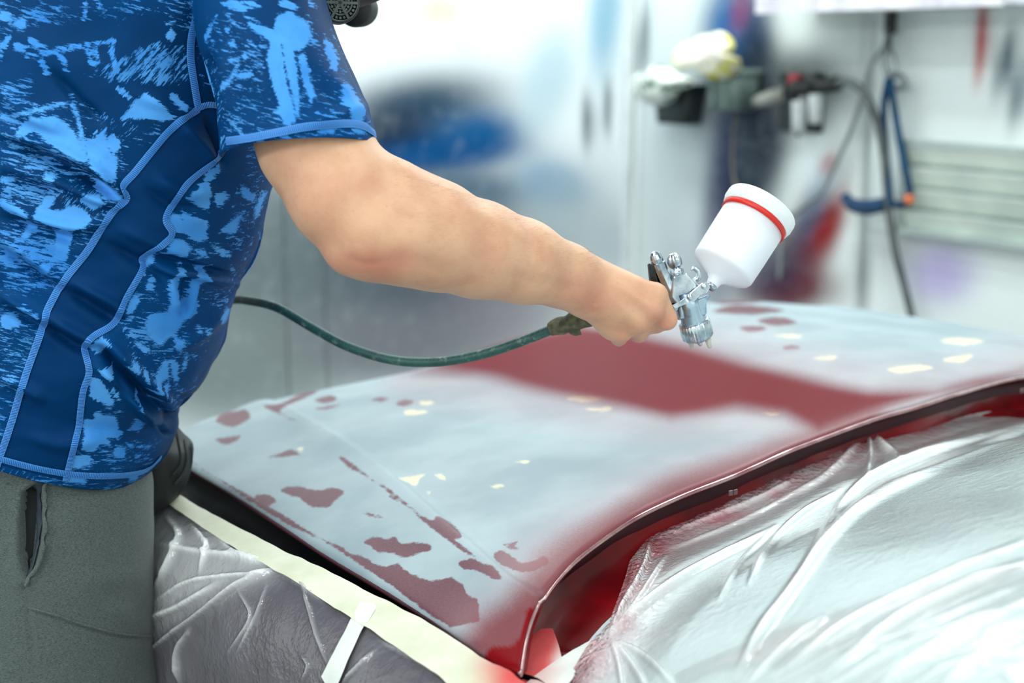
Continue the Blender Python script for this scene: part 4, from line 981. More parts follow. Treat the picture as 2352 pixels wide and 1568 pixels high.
Sn = vnorm(SV, SF); SP = proj(SV); nearside = (Sn @ cF) < .15
if (Sn[(nr_ // 2) * nc_ + nc_ // 4] @ cF) > 0: SF = SF[:, ::-1]; Sn = -Sn; nearside = (Sn @ cF) < .15
FOLD_S = [([(0, 325), (80, 350), (160, 385), (230, 425), (285, 455)], -.010, 15), ([(0, 300), (120, 335), (200, 375), (275, 430)], .008, 18), ([(30, 385), (140, 420), (220, 455), (280, 470)], .007, 16), ([(110, 160), (170, 225), (240, 290)], -.006, 18), ([(215, 380), (260, 425), (288, 455)], .008, 12), ([(0, 465), (90, 500), (180, 520), (250, 500)], .006, 16), ([(0, 500), (100, 535), (190, 560)], -.006, 14), ([(0, 545), (90, 600), (150, 650)], .006, 16), ([(0, 570), (70, 625), (140, 665)], -.006, 12), ([(0, 705), (60, 735), (105, 760)], -.007, 12), ([(0, 675), (70, 710), (110, 740)], .006, 13),
          ([(240, 555), (330, 610), (400, 655)], -.005, 16), ([(270, 520), (360, 560), (450, 590)], .004, 20), ([(150, 665), (220, 710), (280, 745)], -.006, 16), ([(160, 640), (250, 690), (300, 730)], .005, 16), ([(100, 745), (160, 790), (215, 815)], -.007, 13), ([(110, 720), (180, 765), (240, 795)], .006, 14), ([(330, 590), (400, 600), (470, 622), (548, 640)], -.007, 12), ([(350, 615), (430, 625), (550, 655)], .006, 13), ([(220, 790), (270, 840), (320, 890), (385, 952)], -.010, 11), ([(235, 770), (290, 825), (345, 880), (400, 935)], .010, 14), ([(210, 830), (260, 870), (320, 930), (380, 975)], .006, 13), ([(255, 850), (290, 900), (330, 920), (390, 960)], -.006, 9), ([(280, 880), (330, 950), (390, 1000)], .005, 12), ([(390, 620), (400, 670), (410, 720)], .004, 12), ([(430, 630), (425, 680), (420, 730)], -.004, 9), ([(455, 640), (440, 690), (430, 735)], .004, 10), ([(340, 960), (370, 985), (395, 1000)], -.005, 8),
          ([(400, 270), (460, 330), (500, 390)], .005, 18), ([(470, 265), (500, 320), (515, 380)], -.006, 14), ([(350, 400), (420, 440), (500, 440)], .004, 20), ([(330, 430), (400, 475), (480, 480)], -.004, 16), ([(0, 860), (60, 890), (110, 920)], .004, 18), ([(60, 1000), (140, 1020), (240, 1010)], .003, 22), ([(440, 905), (400, 925), (350, 920)], -.004, 10), ([(520, 690), (470, 760), (400, 800)], .004, 22), ([(300, 215), (400, 250), (450, 260)], .003, 16), ([(0, 210), (60, 260), (140, 300)], .005, 20), ([(0, 400), (70, 430), (150, 440)], -.006, 12)]
hS = np.where(nearside, ridges(SP, [(L, A * 1.8, w * .78) for L, A, w in FOLD_S]), 0) + .0020 * vnoise(SV * np.array([1, 1, 2.2]), 14, 2) + .0008 * vnoise(SV * np.array([1, 1, 2]), 40, 3)
hS += np.where(~nearside, .004 * vnoise(SV * np.array([1, 1, 3]), 10, 5), 0)
SV = SV + Sn * hS[:, None]

z1 = lambda L: [(x * .3827, y * .3827) for x, y in L]
z2 = lambda L: [(x * .3827, 550 + y * .3827) for x, y in L]
LIGHT = [z1(L) for L in [
    [(0, 60), (50, 70), (90, 110), (60, 130), (0, 120)], [(60, 140), (130, 105), (160, 150), (130, 180), (80, 160)], [(75, 265), (110, 250), (160, 285), (140, 320), (85, 300)], [(170, 225), (200, 225), (290, 285), (210, 290), (170, 260)], [(0, 260), (70, 200), (60, 240), (20, 310), (0, 370)],
    [(190, 320), (350, 285), (520, 255), (690, 235), (690, 258), (540, 278), (360, 315), (195, 343)], [(145, 330), (175, 325), (170, 350), (150, 350)], [(225, 350), (255, 345), (295, 440), (268, 445)], [(345, 325), (378, 320), (415, 425), (390, 428)], [(505, 290), (535, 287), (580, 410), (552, 412)], [(545, 290), (578, 282), (605, 370), (585, 375)], [(645, 300), (680, 275), (715, 430), (690, 440)],
    [(990, 215), (1030, 170), (1060, 195), (1030, 255)], [(510, 0), (525, 0), (515, 110), (497, 120)], [(585, 20), (605, 25), (600, 60), (588, 50)], [(605, 50), (640, 60), (620, 80)], [(1120, 10), (1145, 5), (1185, 60), (1160, 65)], [(970, 130), (1050, 125), (1030, 150), (1000, 150)],
    [(715, 720), (790, 630), (860, 555), (905, 570), (1065, 715), (960, 725), (850, 710)], [(705, 525), (735, 525), (800, 580), (770, 605), (705, 550)], [(1020, 560), (1050, 560), (1145, 655), (1110, 670), (1025, 600)],
    [(395, 570), (415, 570), (470, 690), (510, 830), (525, 950), (480, 900), (470, 760)], [(130, 745), (200, 710), (330, 695), (400, 740), (470, 830), (500, 900), (540, 970), (480, 960), (350, 870), (260, 820), (200, 770), (170, 820), (105, 800)], [(0, 680), (40, 690), (130, 735), (150, 750), (100, 745), (0, 720)], [(60, 690), (250, 640), (400, 610), (410, 625), (260, 665), (90, 705)],
    [(500, 850), (560, 830), (640, 770), (630, 850), (670, 920), (710, 940), (690, 1090), (640, 1060), (560, 990), (510, 900)], [(640, 850), (680, 810), (720, 840), (715, 900), (690, 925), (650, 890)], [(560, 800), (580, 785), (590, 800), (575, 812)],
    [(220, 1260), (270, 1180), (330, 1180), (330, 1210), (290, 1250), (360, 1260), (440, 1230), (500, 1250), (560, 1310), (520, 1350), (420, 1380), (300, 1340), (225, 1300)], [(485, 1190), (540, 1150), (590, 1160), (640, 1210), (560, 1260), (500, 1220)], [(560, 1080), (650, 1090), (740, 1180), (730, 1210), (640, 1190), (570, 1130)], [(0, 1190), (90, 1220), (190, 1280), (180, 1310), (90, 1280), (0, 1240)], [(280, 1030), (350, 1050), (330, 1085), (290, 1070)], [(0, 1060), (60, 1060), (80, 1080), (40, 1100), (0, 1090)], [(320, 1380), (440, 1390), (420, 1470), (390, 1560), (320, 1540), (330, 1450)], [(40, 1500), (60, 1480), (100, 1500), (95, 1545), (50, 1535)], [(160, 1310), (220, 1350), (170, 1420), (130, 1450)],
    [(1110, 1180), (1250, 1060), (1265, 1150), (1255, 1270), (1180, 1230)], [(1255, 1010), (1300, 980), (1320, 1020), (1280, 1080), (1240, 1090), (1225, 1060)], [(1290, 1160), (1340, 1150), (1390, 1180), (1340, 1230), (1300, 1240)], [(1455, 1110), (1500, 1150), (1540, 1165), (1530, 1215), (1490, 1200), (1450, 1160)], [(1580, 1140), (1600, 1150), (1560, 1290), (1525, 1310), (1530, 1250)], [(990, 1310), (1050, 1290), (1090, 1310), (1100, 1265), (1250, 1335), (1240, 1450), (1180, 1450), (1100, 1400), (1010, 1400)], [(1315, 1395), (1380, 1330), (1470, 1270), (1440, 1330), (1420, 1395), (1380, 1405)], [(1030, 1420), (1140, 1470), (1150, 1490), (1090, 1540), (980, 1510)], [(1170, 1500), (1230, 1500), (1240, 1540), (1200, 1540)], [(1255, 1460), (1310, 1480), (1390, 1520), (1380, 1550), (1310, 1520)]]]
LIGHT += [z2(L) for L in [
    [(370, 40), (400, 60), (370, 130), (320, 120), (330, 70)], [(220, 200), (270, 140), (310, 150), (290, 200), (240, 225)], [(120, 390), (160, 395), (240, 445), (235, 460), (120, 410)], [(0, 450), (60, 450), (130, 510), (60, 540), (0, 520)], [(860, 90), (980, 80), (930, 120), (910, 170), (860, 220), (850, 160)], [(880, 260), (910, 225), (930, 260), (910, 305), (880, 300)], [(790, 350), (820, 315), (835, 360), (800, 430), (755, 450), (765, 400)],
    [(1045, 170), (1100, 165), (1070, 260), (1060, 340), (1080, 400), (1130, 330), (1150, 230), (1190, 180), (1270, 165), (1240, 240), (1170, 310), (1190, 380), (1180, 440), (1110, 480), (1060, 560), (960, 640), (890, 570), (880, 480), (930, 440), (1000, 440), (1020, 380), (1010, 280)], [(530, 620), (600, 580), (665, 600), (620, 680), (560, 680), (510, 640)], [(810, 610), (840, 615), (915, 670), (880, 685), (810, 630)], [(745, 745), (780, 700), (830, 740), (790, 770)], [(830, 770), (850, 755), (880, 790), (845, 820)], [(870, 900), (940, 800), (990, 715), (1010, 740), (1005, 830), (930, 880)], [(1020, 720), (1070, 740), (1070, 840), (1040, 850)], [(930, 930), (1010, 840), (1015, 890)], [(925, 960), (1020, 935), (980, 980), (940, 985)],
    [(1300, 470), (1340, 400), (1385, 420), (1370, 490), (1330, 510)], [(1390, 160), (1420, 180), (1400, 195)], [(1170, 520), (1190, 515), (1195, 560), (1175, 555)], [(1210, 530), (1240, 530), (1250, 555), (1215, 560)], [(1040, 540), (1070, 590), (1100, 600), (1080, 680), (1050, 650)], [(1110, 690), (1130, 690), (1115, 780), (1098, 785)], [(1150, 690), (1180, 695), (1170, 715)],
    [(530, 810), (590, 830), (640, 890), (690, 990), (660, 1010), (540, 940)], [(590, 770), (680, 760), (680, 810), (640, 830), (600, 800)], [(670, 880), (710, 920), (720, 970), (680, 940)], [(500, 1070), (560, 1080), (575, 1040), (690, 1060), (725, 1160), (710, 1200), (650, 1190), (670, 1240), (600, 1230), (560, 1280), (480, 1260), (490, 1190), (510, 1180), (495, 1120)], [(800, 930), (830, 910), (840, 950), (810, 980)], [(770, 1140), (810, 1060), (870, 1080), (830, 1150)], [(680, 1280), (710, 1245), (760, 1255), (750, 1310), (690, 1310)], [(760, 1220), (810, 1235), (790, 1255)], [(430, 1300), (550, 1300), (550, 1360), (430, 1380)], [(400, 1420), (520, 1420), (510, 1460), (385, 1455)], [(780, 1395), (830, 1390), (820, 1440), (775, 1450)], [(830, 1245), (910, 1240), (900, 1250)]]]
SCR = [([(120, 30), (300, 10), (560, 20), (900, 0), (1100, 100), (700, 130), (450, 140), (150, 130)], .55), ([(500, 460), (780, 340), (900, 250), (1120, 280), (1130, 480), (1000, 520), (760, 480)], .9), ([(0, 480), (220, 470), (150, 640), (0, 700)], .8), ([(0, 780), (300, 830), (560, 1000), (620, 1120), (300, 1060), (0, 1040)], .75), ([(0, 1080), (250, 1080), (480, 1160), (200, 1240), (0, 1180)], .85), ([(0, 1320), (250, 1320), (420, 1420), (300, 1568), (0, 1568)], .75), ([(700, 730), (1000, 730), (960, 800), (860, 890), (740, 900)], .5), ([(100, 60), (300, 90), (150, 200), (60, 180)], .5)]
SCR = [(z1(L), s) for L, s in SCR] + [(z2(L), s) for L, s in [([(0, 60), (330, 60), (440, 130), (380, 270), (200, 330), (0, 300)], .75), ([(0, 560), (200, 560), (180, 700), (80, 900), (0, 900)], .7), ([(700, 500), (1000, 480), (960, 640), (760, 600)], .9), ([(1200, 300), (1400, 270), (1380, 400), (1200, 420)], .55), ([(1120, 600), (1320, 520), (1240, 700), (1000, 820)], .45), ([(560, 1240), (760, 1200), (960, 1220), (900, 1340), (560, 1370)], .6), ([(840, 290), (980, 310), (860, 420)], .6), ([(560, 980), (700, 1010), (760, 1080), (700, 1100)], .5), ([(1080, 30), (1400, 20), (1300, 110), (1150, 120)], .5), ([(0, 950), (60, 1000), (30, 1200), (0, 1250)], .6)]]
LSLV = [z1(L) for L in [
    [(1320, 10), (1400, 0), (1500, 40), (1470, 75), (1380, 50)], [(1450, 0), (1530, 0), (1560, 40), (1500, 45)], [(1675, 15), (1720, 0), (1800, 40), (1750, 55), (1680, 45)], [(1850, 0), (1900, 50), (1860, 40)],
    [(1680, 80), (1740, 70), (1830, 120), (1870, 200), (1850, 260), (1800, 300), (1760, 280), (1780, 380), (1800, 560), (1795, 700), (1770, 690), (1750, 560), (1700, 330), (1690, 260), (1720, 500), (1770, 640), (1780, 700), (1740, 760), (1700, 750), (1690, 690), (1640, 680), (1680, 640), (1640, 500), (1600, 370), (1620, 250), (1480, 150), (1500, 130), (1600, 160), (1640, 180), (1660, 110)],
    [(1790, 330), (1830, 310), (1870, 440), (1900, 560), (1870, 610), (1840, 560)], [(1940, 210), (1990, 260), (2030, 360), (2020, 440), (1990, 400), (1950, 300)], [(2040, 520), (2090, 500), (2140, 580), (2170, 680), (2160, 740), (2100, 720), (2060, 620)], [(1345, 70), (1430, 160), (1400, 150)], [(1460, 90), (1540, 120), (1620, 190), (1600, 195)],
    [(1410, 450), (1510, 430), (1520, 455), (1440, 478)], [(1330, 530), (1380, 480), (1420, 390), (1430, 400), (1380, 520), (1340, 560)], [(1380, 350), (1440, 345), (1440, 370), (1385, 375)], [(1370, 250), (1400, 245), (1420, 280), (1385, 280)], [(1490, 240), (1550, 290), (1540, 300)], [(1450, 335), (1480, 320), (1500, 350), (1470, 360)], [(1345, 170), (1375, 165), (1370, 190)], [(1215, 230), (1300, 90), (1250, 230), (1240, 260)], [(1395, 740), (1470, 815), (1450, 810)], [(1260, 430), (1290, 470), (1330, 600), (1310, 560)], [(1545, 840), (1580, 830), (1610, 870), (1560, 880)], [(1690, 820), (1740, 830), (1730, 800), (1700, 770)], [(1910, 770), (2010, 765), (2005, 805), (1910, 800)], [(2110, 775), (2180, 770), (2200, 805), (2120, 800)]]]
SCRS = [(z1(L), s) for L, s in [([(1230, 100), (1340, 60), (1600, 200), (1640, 520), (1600, 680), (1400, 740), (1360, 500), (1250, 300)], .55), ([(1640, 80), (1880, 100), (1900, 260), (1780, 300), (1640, 200)], .75), ([(1900, 250), (2080, 420), (2100, 560), (2000, 700), (1900, 600)], .45), ([(1850, 680), (2060, 680), (2200, 780), (1900, 780)], .6), ([(1380, 740), (1500, 740), (1620, 800), (1380, 830)], .5)]]
PANEL = [(455, 250), (420, 275), (385, 305), (350, 345), (310, 395), (282, 430), (290, 455), (262, 480), (235, 520), (205, 570), (170, 615), (140, 655), (110, 710), (96, 755), (70, 830), (50, 890), (25, 975), (0, 1045), (0, 1068), (150, 1105), (163, 1050), (180, 980), (190, 900), (205, 850), (195, 800), (215, 770), (265, 740), (285, 690), (325, 620), (330, 585), (375, 560), (395, 535), (380, 500), (405, 455), (440, 410), (490, 370), (512, 345), (512, 330), (505, 255)]


def soft(P, L): return sum(s * (1 - smooth(poly_sdf(P, l), -14, 22)) for l, s in L) if L else 0


def cloth_mat(name):
    k = M(name)
    v1 = k.co((9, 9, 60), (0, math.radians(-14), 0)); v2 = k.co((9, 9, 60), (0, math.radians(48), 0))
    st1 = k.noise(6, 5, .75, v1); st2 = k.noise(6, 5, .75, v2); fine = k.noise(120, 3)
    stk = k.mix(k.ramp(k.noise(7, 2), .52, .62), st1, st2); st = k.math('MULTIPLY', stk, 1.0)
    jag = k.math('MULTIPLY', k.math('SUBTRACT', st, .5), 36.0)
    shp = k.ramp(k.math('ADD', k.attr('shape'), jag), -1.5, 1.5, 1, 0)
    scr = k.math('MULTIPLY', k.ramp(st, k.math('SUBTRACT', .68, k.math('MULTIPLY', k.attr('scratch'), .23)), k.math('SUBTRACT', .71, k.math('MULTIPLY', k.attr('scratch'), .23))), k.ramp(k.attr('scratch'), .02, .25))
    lt = k.math('MAXIMUM', shp, k.math('MULTIPLY', scr, .85))
    base = k.mix(k.ramp(k.noise(5, 3), .3, .7), srgb(0, 48, 92), srgb(0, 62, 116))
    lc = k.mix(k.ramp(k.noise(9, 3), .3, .7), srgb(54, 132, 212), srgb(84, 158, 228)); lc = k.mix(k.ramp(fine, .5, .8, 0, .25), lc, srgb(40, 118, 200))
    c = k.mix(lt, base, lc); c = k.mix(k.ramp(k.attr('panel'), -1.5, 1.5, 1, 0), c, srgb(0, 50, 98))
    knit = k.noise(900, 2, .5, k.co((1, 1, .5)))
    k.bump(knit, .18, .0006)
    return k.bsdf(c, .55, 0, Specular_IOR_Level=.07)


mShirt = cloth_mat('blue_printed_jersey')
shirt = obj('shirt', SV, SF, mShirt, person, attrs={'shape': np.where(nearside, polys_sdf(SP, LIGHT, 40), 40 * np.clip(vnoise(SV, 14, 9) + .25, -1, 1)), 'scratch': np.where(nearside, np.clip(np.maximum(soft(SP, SCR), .52 * (vnoise(SV, 13, 12) > -.05)) , 0, 1), .5 * (vnoise(SV, 9, 2) > 0)), 'panel': np.where(nearside, poly_sdf(SP, PANEL), np.where(np.abs(((SV - at(200, 700, YC)) @ cR) + .3 * (SV[:, 2] - 1.1)) < .06, -20, 40))})
sol = shirt.modifiers.new('thickness', 'SOLIDIFY'); sol.thickness = .0022; sol.offset = -1
# sleeve
def sl_ring(l, r, Y, b, tilt): return [*l, *r, Y, b, tilt]
SL = [sl_ring((510, 360), (868, 332), 1.432, .076, .42), sl_ring((508, 318), (860, 305), 1.433, .0765, .42), sl_ring((502, 270), (845, 262), 1.438, .077, .40), sl_ring((484, 200), (818, 200), 1.446, .079, .36), sl_ring((462, 120), (786, 130), 1.458, .081, .3), sl_ring((446, 40), (757, 50), 1.472, .082, .25), sl_ring((440, -40), (735, -40), 1.492, .082, .2), sl_ring((440, -105), (722, -112), 1.512, .080, .1), sl_ring((462, -165), (694, -172), 1.53, .068, 0), sl_ring((505, -205), (650, -210), 1.55, .045, 0), sl_ring((555, -222), (600, -224), 1.565, .012, 0)]
SLr = catmull(SL, 150); nph = 240; ph = np.linspace(0, 2 * np.pi, nph, endpoint=False); cs, sn = np.cos(ph), np.sin(ph); out = []
for lx_, ly_, rx_, ry_, Y, b, tl in SLr:
    Lp, Rp = at(lx_, ly_, Y), at(rx_, ry_, Y); m_ = (Lp + Rp) / 2
    out.append(m_ + cs[:, None] * (Rp - Lp) / 2 + sn[:, None] * np.array([0, -b, 0]) + (np.maximum(sn, 0) * b * tl * .5 + np.maximum(-sn, 0) * b * .35)[:, None] * Z3)
LVv = np.array(out).reshape(-1, 3); LFf = grid_faces(150, nph, True); Ln = vnorm(LVv, LFf)
if Ln[40 * nph + nph // 4] @ cF > 0: LFf = LFf[:, ::-1]; Ln = -Ln
LPp = proj(LVv); ln_near = (Ln @ cF) < .2
FOLD_L = [([(470, 120), (490, 190), (505, 260)], -.006, 12), ([(510, 100), (520, 200), (530, 290)], .004, 16), ([(700, 290), (760, 270), (850, 240)], .003, 16), ([(690, 150), (740, 200), (800, 240)], -.003, 18), ([(560, 60), (600, 150), (620, 260)], .003, 26), ([(770, 180), (800, 230), (850, 300)], .003, 14), ([(540, 330), (600, 315), (680, 300)], .002, 12)]
LVv = LVv + Ln * (np.where(ln_near, ridges(LPp, FOLD_L, 1.5), 0) + .0014 * vnoise(LVv, 18, 4))[:, None]
sleeve = obj('sleeve', LVv, LFf, mShirt, shirt, attrs={'shape': np.where(ln_near, polys_sdf(LPp, LSLV, 40), 40 * np.clip(vnoise(LVv, 16, 9) + .25, -1, 1)), 'scratch': np.where(ln_near, np.clip(np.maximum(soft(LPp, SCRS), .5 * (vnoise(LVv, 13, 12) > -.05)), 0, 1), .3), 'panel': np.full(len(LVv), 40.)})
sol = sleeve.modifiers.new('thickness', 'SOLIDIFY'); sol.thickness = .0022; sol.offset = -1
# far sleeve
fa = tube([at(540, -90, 1.72), at(520, 60, 1.81), at(475, 300, 1.86)], [.07, .085, .075], 40, 40, False)
fs_ = obj('sleeve', fa[0], fa[1], mShirt, shirt, attrs={'shape': 40 * np.clip(vnoise(fa[0], 16, 9) + .25, -1, 1), 'scratch': np.full(len(fa[0]), .3), 'panel': np.full(len(fa[0]), 40.)})
fs_.modifiers.new('thickness', 'SOLIDIFY').thickness = .0022
# seams: raised stitched bands
k = M('stitched_seam'); al, ac = k.attr('along'), k.attr('across')
zig = k.math('SINE', k.math('ADD', k.math('MULTIPLY', al, 3400.0), k.math('MULTIPLY', ac, 1.4))); edge_ = k.math('ABSOLUTE', ac)
cc = k.mix(k.ramp(zig, -.4, .5), srgb(24, 92, 172), srgb(64, 144, 222)); cc = k.mix(k.ramp(edge_, .72, .86), cc, srgb(66, 146, 222)); cc = k.mix(k.ramp(edge_, .9, 1.0), cc, srgb(20, 80, 150))
k.bump(zig, .5, .0008); mSeam = k.bsdf(cc, .5)
sb_ = bvh_of(SV, SF); lb_ = bvh_of(LVv, LFf)
SEAMS = [(sb_, [(462, -30), (452, 30), (440, 80), (437, 130), (445, 190), (455, 250)], 9), (sb_, [(455, 250), (420, 274), (385, 304), (350, 345), (310, 395), (280, 430), (290, 456), (262, 482), (235, 520), (205, 570), (170, 615), (140, 655), (110, 710), (97, 755), (70, 830), (50, 890), (25, 975), (0, 1050), (-20, 1110)], 8.5), (sb_, [(512, 345), (490, 372), (440, 412), (405, 457), (380, 502), (395, 535), (374, 562), (330, 587), (325, 622), (286, 690), (264, 740), (215, 772), (194, 800), (205, 850), (190, 900), (180, 980), (163, 1050), (150, 1104)], 8), (sb_, [(-30, 1040), (0, 1052), (75, 1072), (150, 1086), (230, 1092), (300, 1088), (340, 1076), (368, 1050)], 9), (lb_, [(522, 324), (570, 318), (640, 304), (710, 290), (780, 284), (830, 288), (860, 308)], 9), (sb_, [(455, 248), (480, 240), (512, 246)], 7)]
for bv, L, w in SEAMS:
    r = ribbon(bv, L, w * ppm(300, 600, 1.44), .0012, 5, 7, .0006)
    if r: obj('seam', r[0], r[1], mSeam, sleeve if False else shirt, attrs=r[2])

# ------------------------------------------------------------------ sweatpants
k = M('heather_grey_jersey'); kn = k.noise(420, 3, .7, k.co((1, 1, 3))); sp = k.noise(900, 2)
c = k.mix(k.ramp(k.noise(3, 3), .3, .7), srgb(62, 73, 72), srgb(73, 82, 80)); c = k.mix(k.ramp(kn, .42, .62), c, srgb(88, 98, 96)); c = k.mix(k.ramp(kn, .30, .45, 1, 0), c, srgb(40, 50, 52)); c = k.mix(k.ramp(sp, .68, .76, 0, .8), c, srgb(150, 164, 158))
k.bump(kn, .25, .0008); mPants = k.bsdf(c, .9, 0, Sheen_Weight=.2)
POCK = [(52, 1128), (78, 1110), (98, 1120), (104, 1180), (100, 1240), (86, 1290), (66, 1330), (56, 1315), (46, 1275), (44, 1200)]


def leg_mesh(rs, n, seed):
    Rr = catmull(rs, 300); ph = np.linspace(0, 2 * np.pi, n, endpoint=False); out = []
    for cx, cy, cz, rx, ry in Rr: out.append(np.stack([cx + rx * np.cos(ph), cy - ry * np.sin(ph), np.full(n, cz)], -1))
    return np.array(out).reshape(-1, 3), grid_faces(300, n, True)


def xz(px, py, Y): q = at(px, py, Y); return q[0], q[2]
rsN = []
for fx, fy, w in ((300, 990, .138), (322, 1060, .142), (343, 1110, .146), (347, 1200, .145), (349, 1300, .142), (352, 1400, .138), (357, 1500, .134), (364, 1600, .13)):
    x, z_ = xz(fx, fy, 1.60); rsN.append((x - w, 1.60, z_, w, .122))
zl = rsN[-1][2]; xr = rsN[-1][0]
rsN += [(xr + .0, 1.60, .52, .095, .09), (xr - .02, 1.59, .30, .08, .08), (xr - .03, 1.58, .09, .06, .065)]
rsN = sorted(rsN, key=lambda q: -q[2])
PV, PF = leg_mesh(rsN, 260, 1); Pn = vnorm(PV, PF)
if Pn[100 * 260 + 65] @ cF > 0: PF = PF[:, ::-1]; Pn = -Pn
PPx = proj(PV); pn = (Pn @ cF) < .2
pk = poly_sdf(PPx, POCK); dep = np.where(pn, -.016 * (1 - smooth(pk, -9, 1)) + .0022 * np.exp(-((pk - 6) / 6) ** 2), 0)
PF_L = [([(58, 1340), (64, 1400), (72, 1470), (88, 1580)], -.0022, 3.5), ([(66, 1395), (130, 1412), (200, 1436), (280, 1455), (352, 1460)], .0016, 4), ([(66, 1402), (130, 1419), (200, 1443), (280, 1462), (352, 1468)], -.002, 3.5), ([(20, 1200), (40, 1320), (58, 1345)], .003, 16), ([(350, 1300), (280, 1330), (180, 1330)], .003, 30), ([(350, 1440), (300, 1420), (240, 1380)], .003, 22)]
PV = PV + Pn * (dep + np.where(pn, ridges(PPx, PF_L), 0) + .002 * vnoise(PV, 9, 3) + .0008 * vnoise(PV, 30, 4))[:, None]
pants = obj('trousers', PV, PF, mPants, person)
rsF = [(x - .07, 1.76, z_, w * .98, .10) for x, y, z_, w, b in rsN]; PV2, PF2 = leg_mesh(rsF, 90, 2); obj('trouser_leg', PV2, PF2[:, ::-1], mPants, pants)
pb = bvh_of(PV, PF)
r = ribbon(pb, [(72, 1118), (70, 1180), (68, 1240), (66, 1290), (67, 1325)], 17 * ppm(60, 1200, 1.46), .0008, 5, 5, .0, 3 * ppm(60, 1200, 1.46)); 
if r: obj('pocket_lining', r[0], r[1], simple('black_lining', srgb(18, 22, 26), None, 60, .8), pants)
r = ribbon(pb, [(90, 1106), (93, 1170), (92, 1230), (82, 1285), (68, 1325)], 9 * ppm(60, 1200, 1.46), .002, 5, 5, .0015)
if r: obj('pocket_lining', r[0], r[1], simple('slate_lining', srgb(52, 62, 74), srgb(40, 50, 62), 60, .8), pants)
r = ribbon(pb, [(102, 1112), (106, 1180), (102, 1245), (88, 1298), (58, 1342)], 5 * ppm(60, 1200, 1.46), .0025, 5, 7, .0015)
if r: obj('pocket_edge', r[0], r[1], mPants, pants)
r = ribbon(pb, [(66, 1395), (130, 1412), (200, 1436), (280, 1455), (345, 1460)], 3 * ppm(60, 1400, 1.46), .0006, 5, 5, .001)
if r: obj('leg_seam', r[0], r[1], mPants, pants)
for Yf, xo in ((1.57, xr - .03), (1.73, xr - .08)):
    out = []
    for t_, w, hgt in ((-.09, .03, .05), (-.07, .042, .085), (0, .045, .09), (.07, .048, .07), (.13, .05, .055), (.17, .04, .045), (.19, .02, .03)):
        th = np.linspace(0, 2 * np.pi, 24, endpoint=False); out.append(np.stack([np.full(24, xo + t_), Yf + w * np.cos(th), hgt / 2 + hgt / 2 * np.sign(np.sin(th)) * np.abs(np.sin(th)) ** .6], -1))
    obj('shoe', *rings(out), simple('black_work_shoe', srgb(30, 30, 32), None, 30, .6), person)

# ------------------------------------------------------------------ belt bag
t = thing('belt_bag', 'black zipped belt bag hanging below the hem of the blue shirt', 'bag', at(385, 1170, 1.55))
mBag = simple('black_nylon', srgb(27, 30, 30), srgb(18, 20, 21), 90, .6, 0, .3, 400)
prof = [(1172, 338, 362), (1160, 322, 384), (1130, 300, 413), (1090, 290, 430), (1050, 290, 437), (1022, 300, 436), (1003, 310, 418), (988, 316, 404), (975, 322, 396)]
pr = catmull([(b, c_, a) for a, b, c_ in prof], 60); out = []
for l_, r_, y_ in pr:
    th = np.linspace(0, 2 * np.pi, 48, endpoint=False); L0, R0 = at(l_, y_, 1.70), at(r_, y_ + 4, 1.70); m_ = (L0 + R0) / 2; q = (np.abs(np.cos(th)) ** 2.6 + np.abs(np.sin(th)) ** 2.6) ** (-1 / 2.6); w = np.linalg.norm(R0 - L0) / 2
    out.append(m_ + (np.cos(th) * q)[:, None] * (R0 - L0) / 2 + (np.sin(th) * q)[:, None] * np.array([0, -(.035 + .5 * w), 0]))
BGV = np.array(out).reshape(-1, 3); BGV = BGV + .003 * np.stack([vnoise(BGV, 26, 1), vnoise(BGV, 26, 2), vnoise(BGV, 26, 3)], -1); BGF = rings(np.array(out))[1]
obj('pouch', BGV, BGF, mBag, t); bgb = bvh_of(BGV, BGF)
for L, w in (([(404, 992), (412, 1030), (414, 1064), (396, 1090)], 4), ([(424, 1012), (428, 1050), (420, 1085), (400, 1112)], 6), ([(436, 1022), (438, 1062), (428, 1100)], 3)):
    r = ribbon(bgb, L, w * .00048, .001, 5, 5, .0016)
    if r: obj('zip_tape', r[0], r[1], simple('ribbed_zip', srgb(44, 50, 50), srgb(26, 30, 30), 700, .7), t)
obj('strap', *tube([at(345, 1040, 1.66), at(250, 1015, 1.54), at(100, 985, 1.485), at(-100, 900, 1.51), at(-225, 840, 1.60), at(-225, 840, 1.66), at(-100, 900, 1.75), at(100, 985, 1.765), at(250, 1015, 1.74), at(345, 1040, 1.70)], .004, 8, 80, squash=3), mBag, t)

# ------------------------------------------------------------------ respirator
t = thing('respirator', 'black half-face respirator mask with round grilled filter on the worker\'s face', 'respirator', at(790, 60, 1.55))
mMask = simple('dark_grey_rubber', srgb(40, 44, 44), srgb(28, 31, 31), 60, .55); mGrill = simple('green_grey_plastic', srgb(74, 84, 80), srgb(52, 60, 58), 80, .45)
MC = HC + hd * .075 - hu * .055
out = []
for kx in range(10):
    s_ = kx / 9; r_ = .062 * math.cos(s_ * 1.25) ** .7; th = np.linspace(0, 2 * np.pi, 28, endpoint=False)
    out.append(MC + hd * (-.02 + .075 * s_) + np.outer(np.cos(th) * r_ * .92, [0, 1, 0]) + np.outer(np.sin(th) * r_ * 1.1, hu))
obj('face_piece', *rings(out), mMask, t)
CC = at(781, 6, 1.535); fax = -cF * .96 + cR * .22 - cU * .16; fax /= np.linalg.norm(fax); pm = ppm(783, 8, 1.57); R0 = 46 * pm
fx_, fy_, fz_ = basis(fax)
obj('filter_holder', *tube([MC + hd * .02 + np.array([0, -.03, 0]), (MC + CC) / 2 + np.array([0, -.02, 0]), CC - fax * .03], [.02, .02, .018], 20, 14), mMask, t)
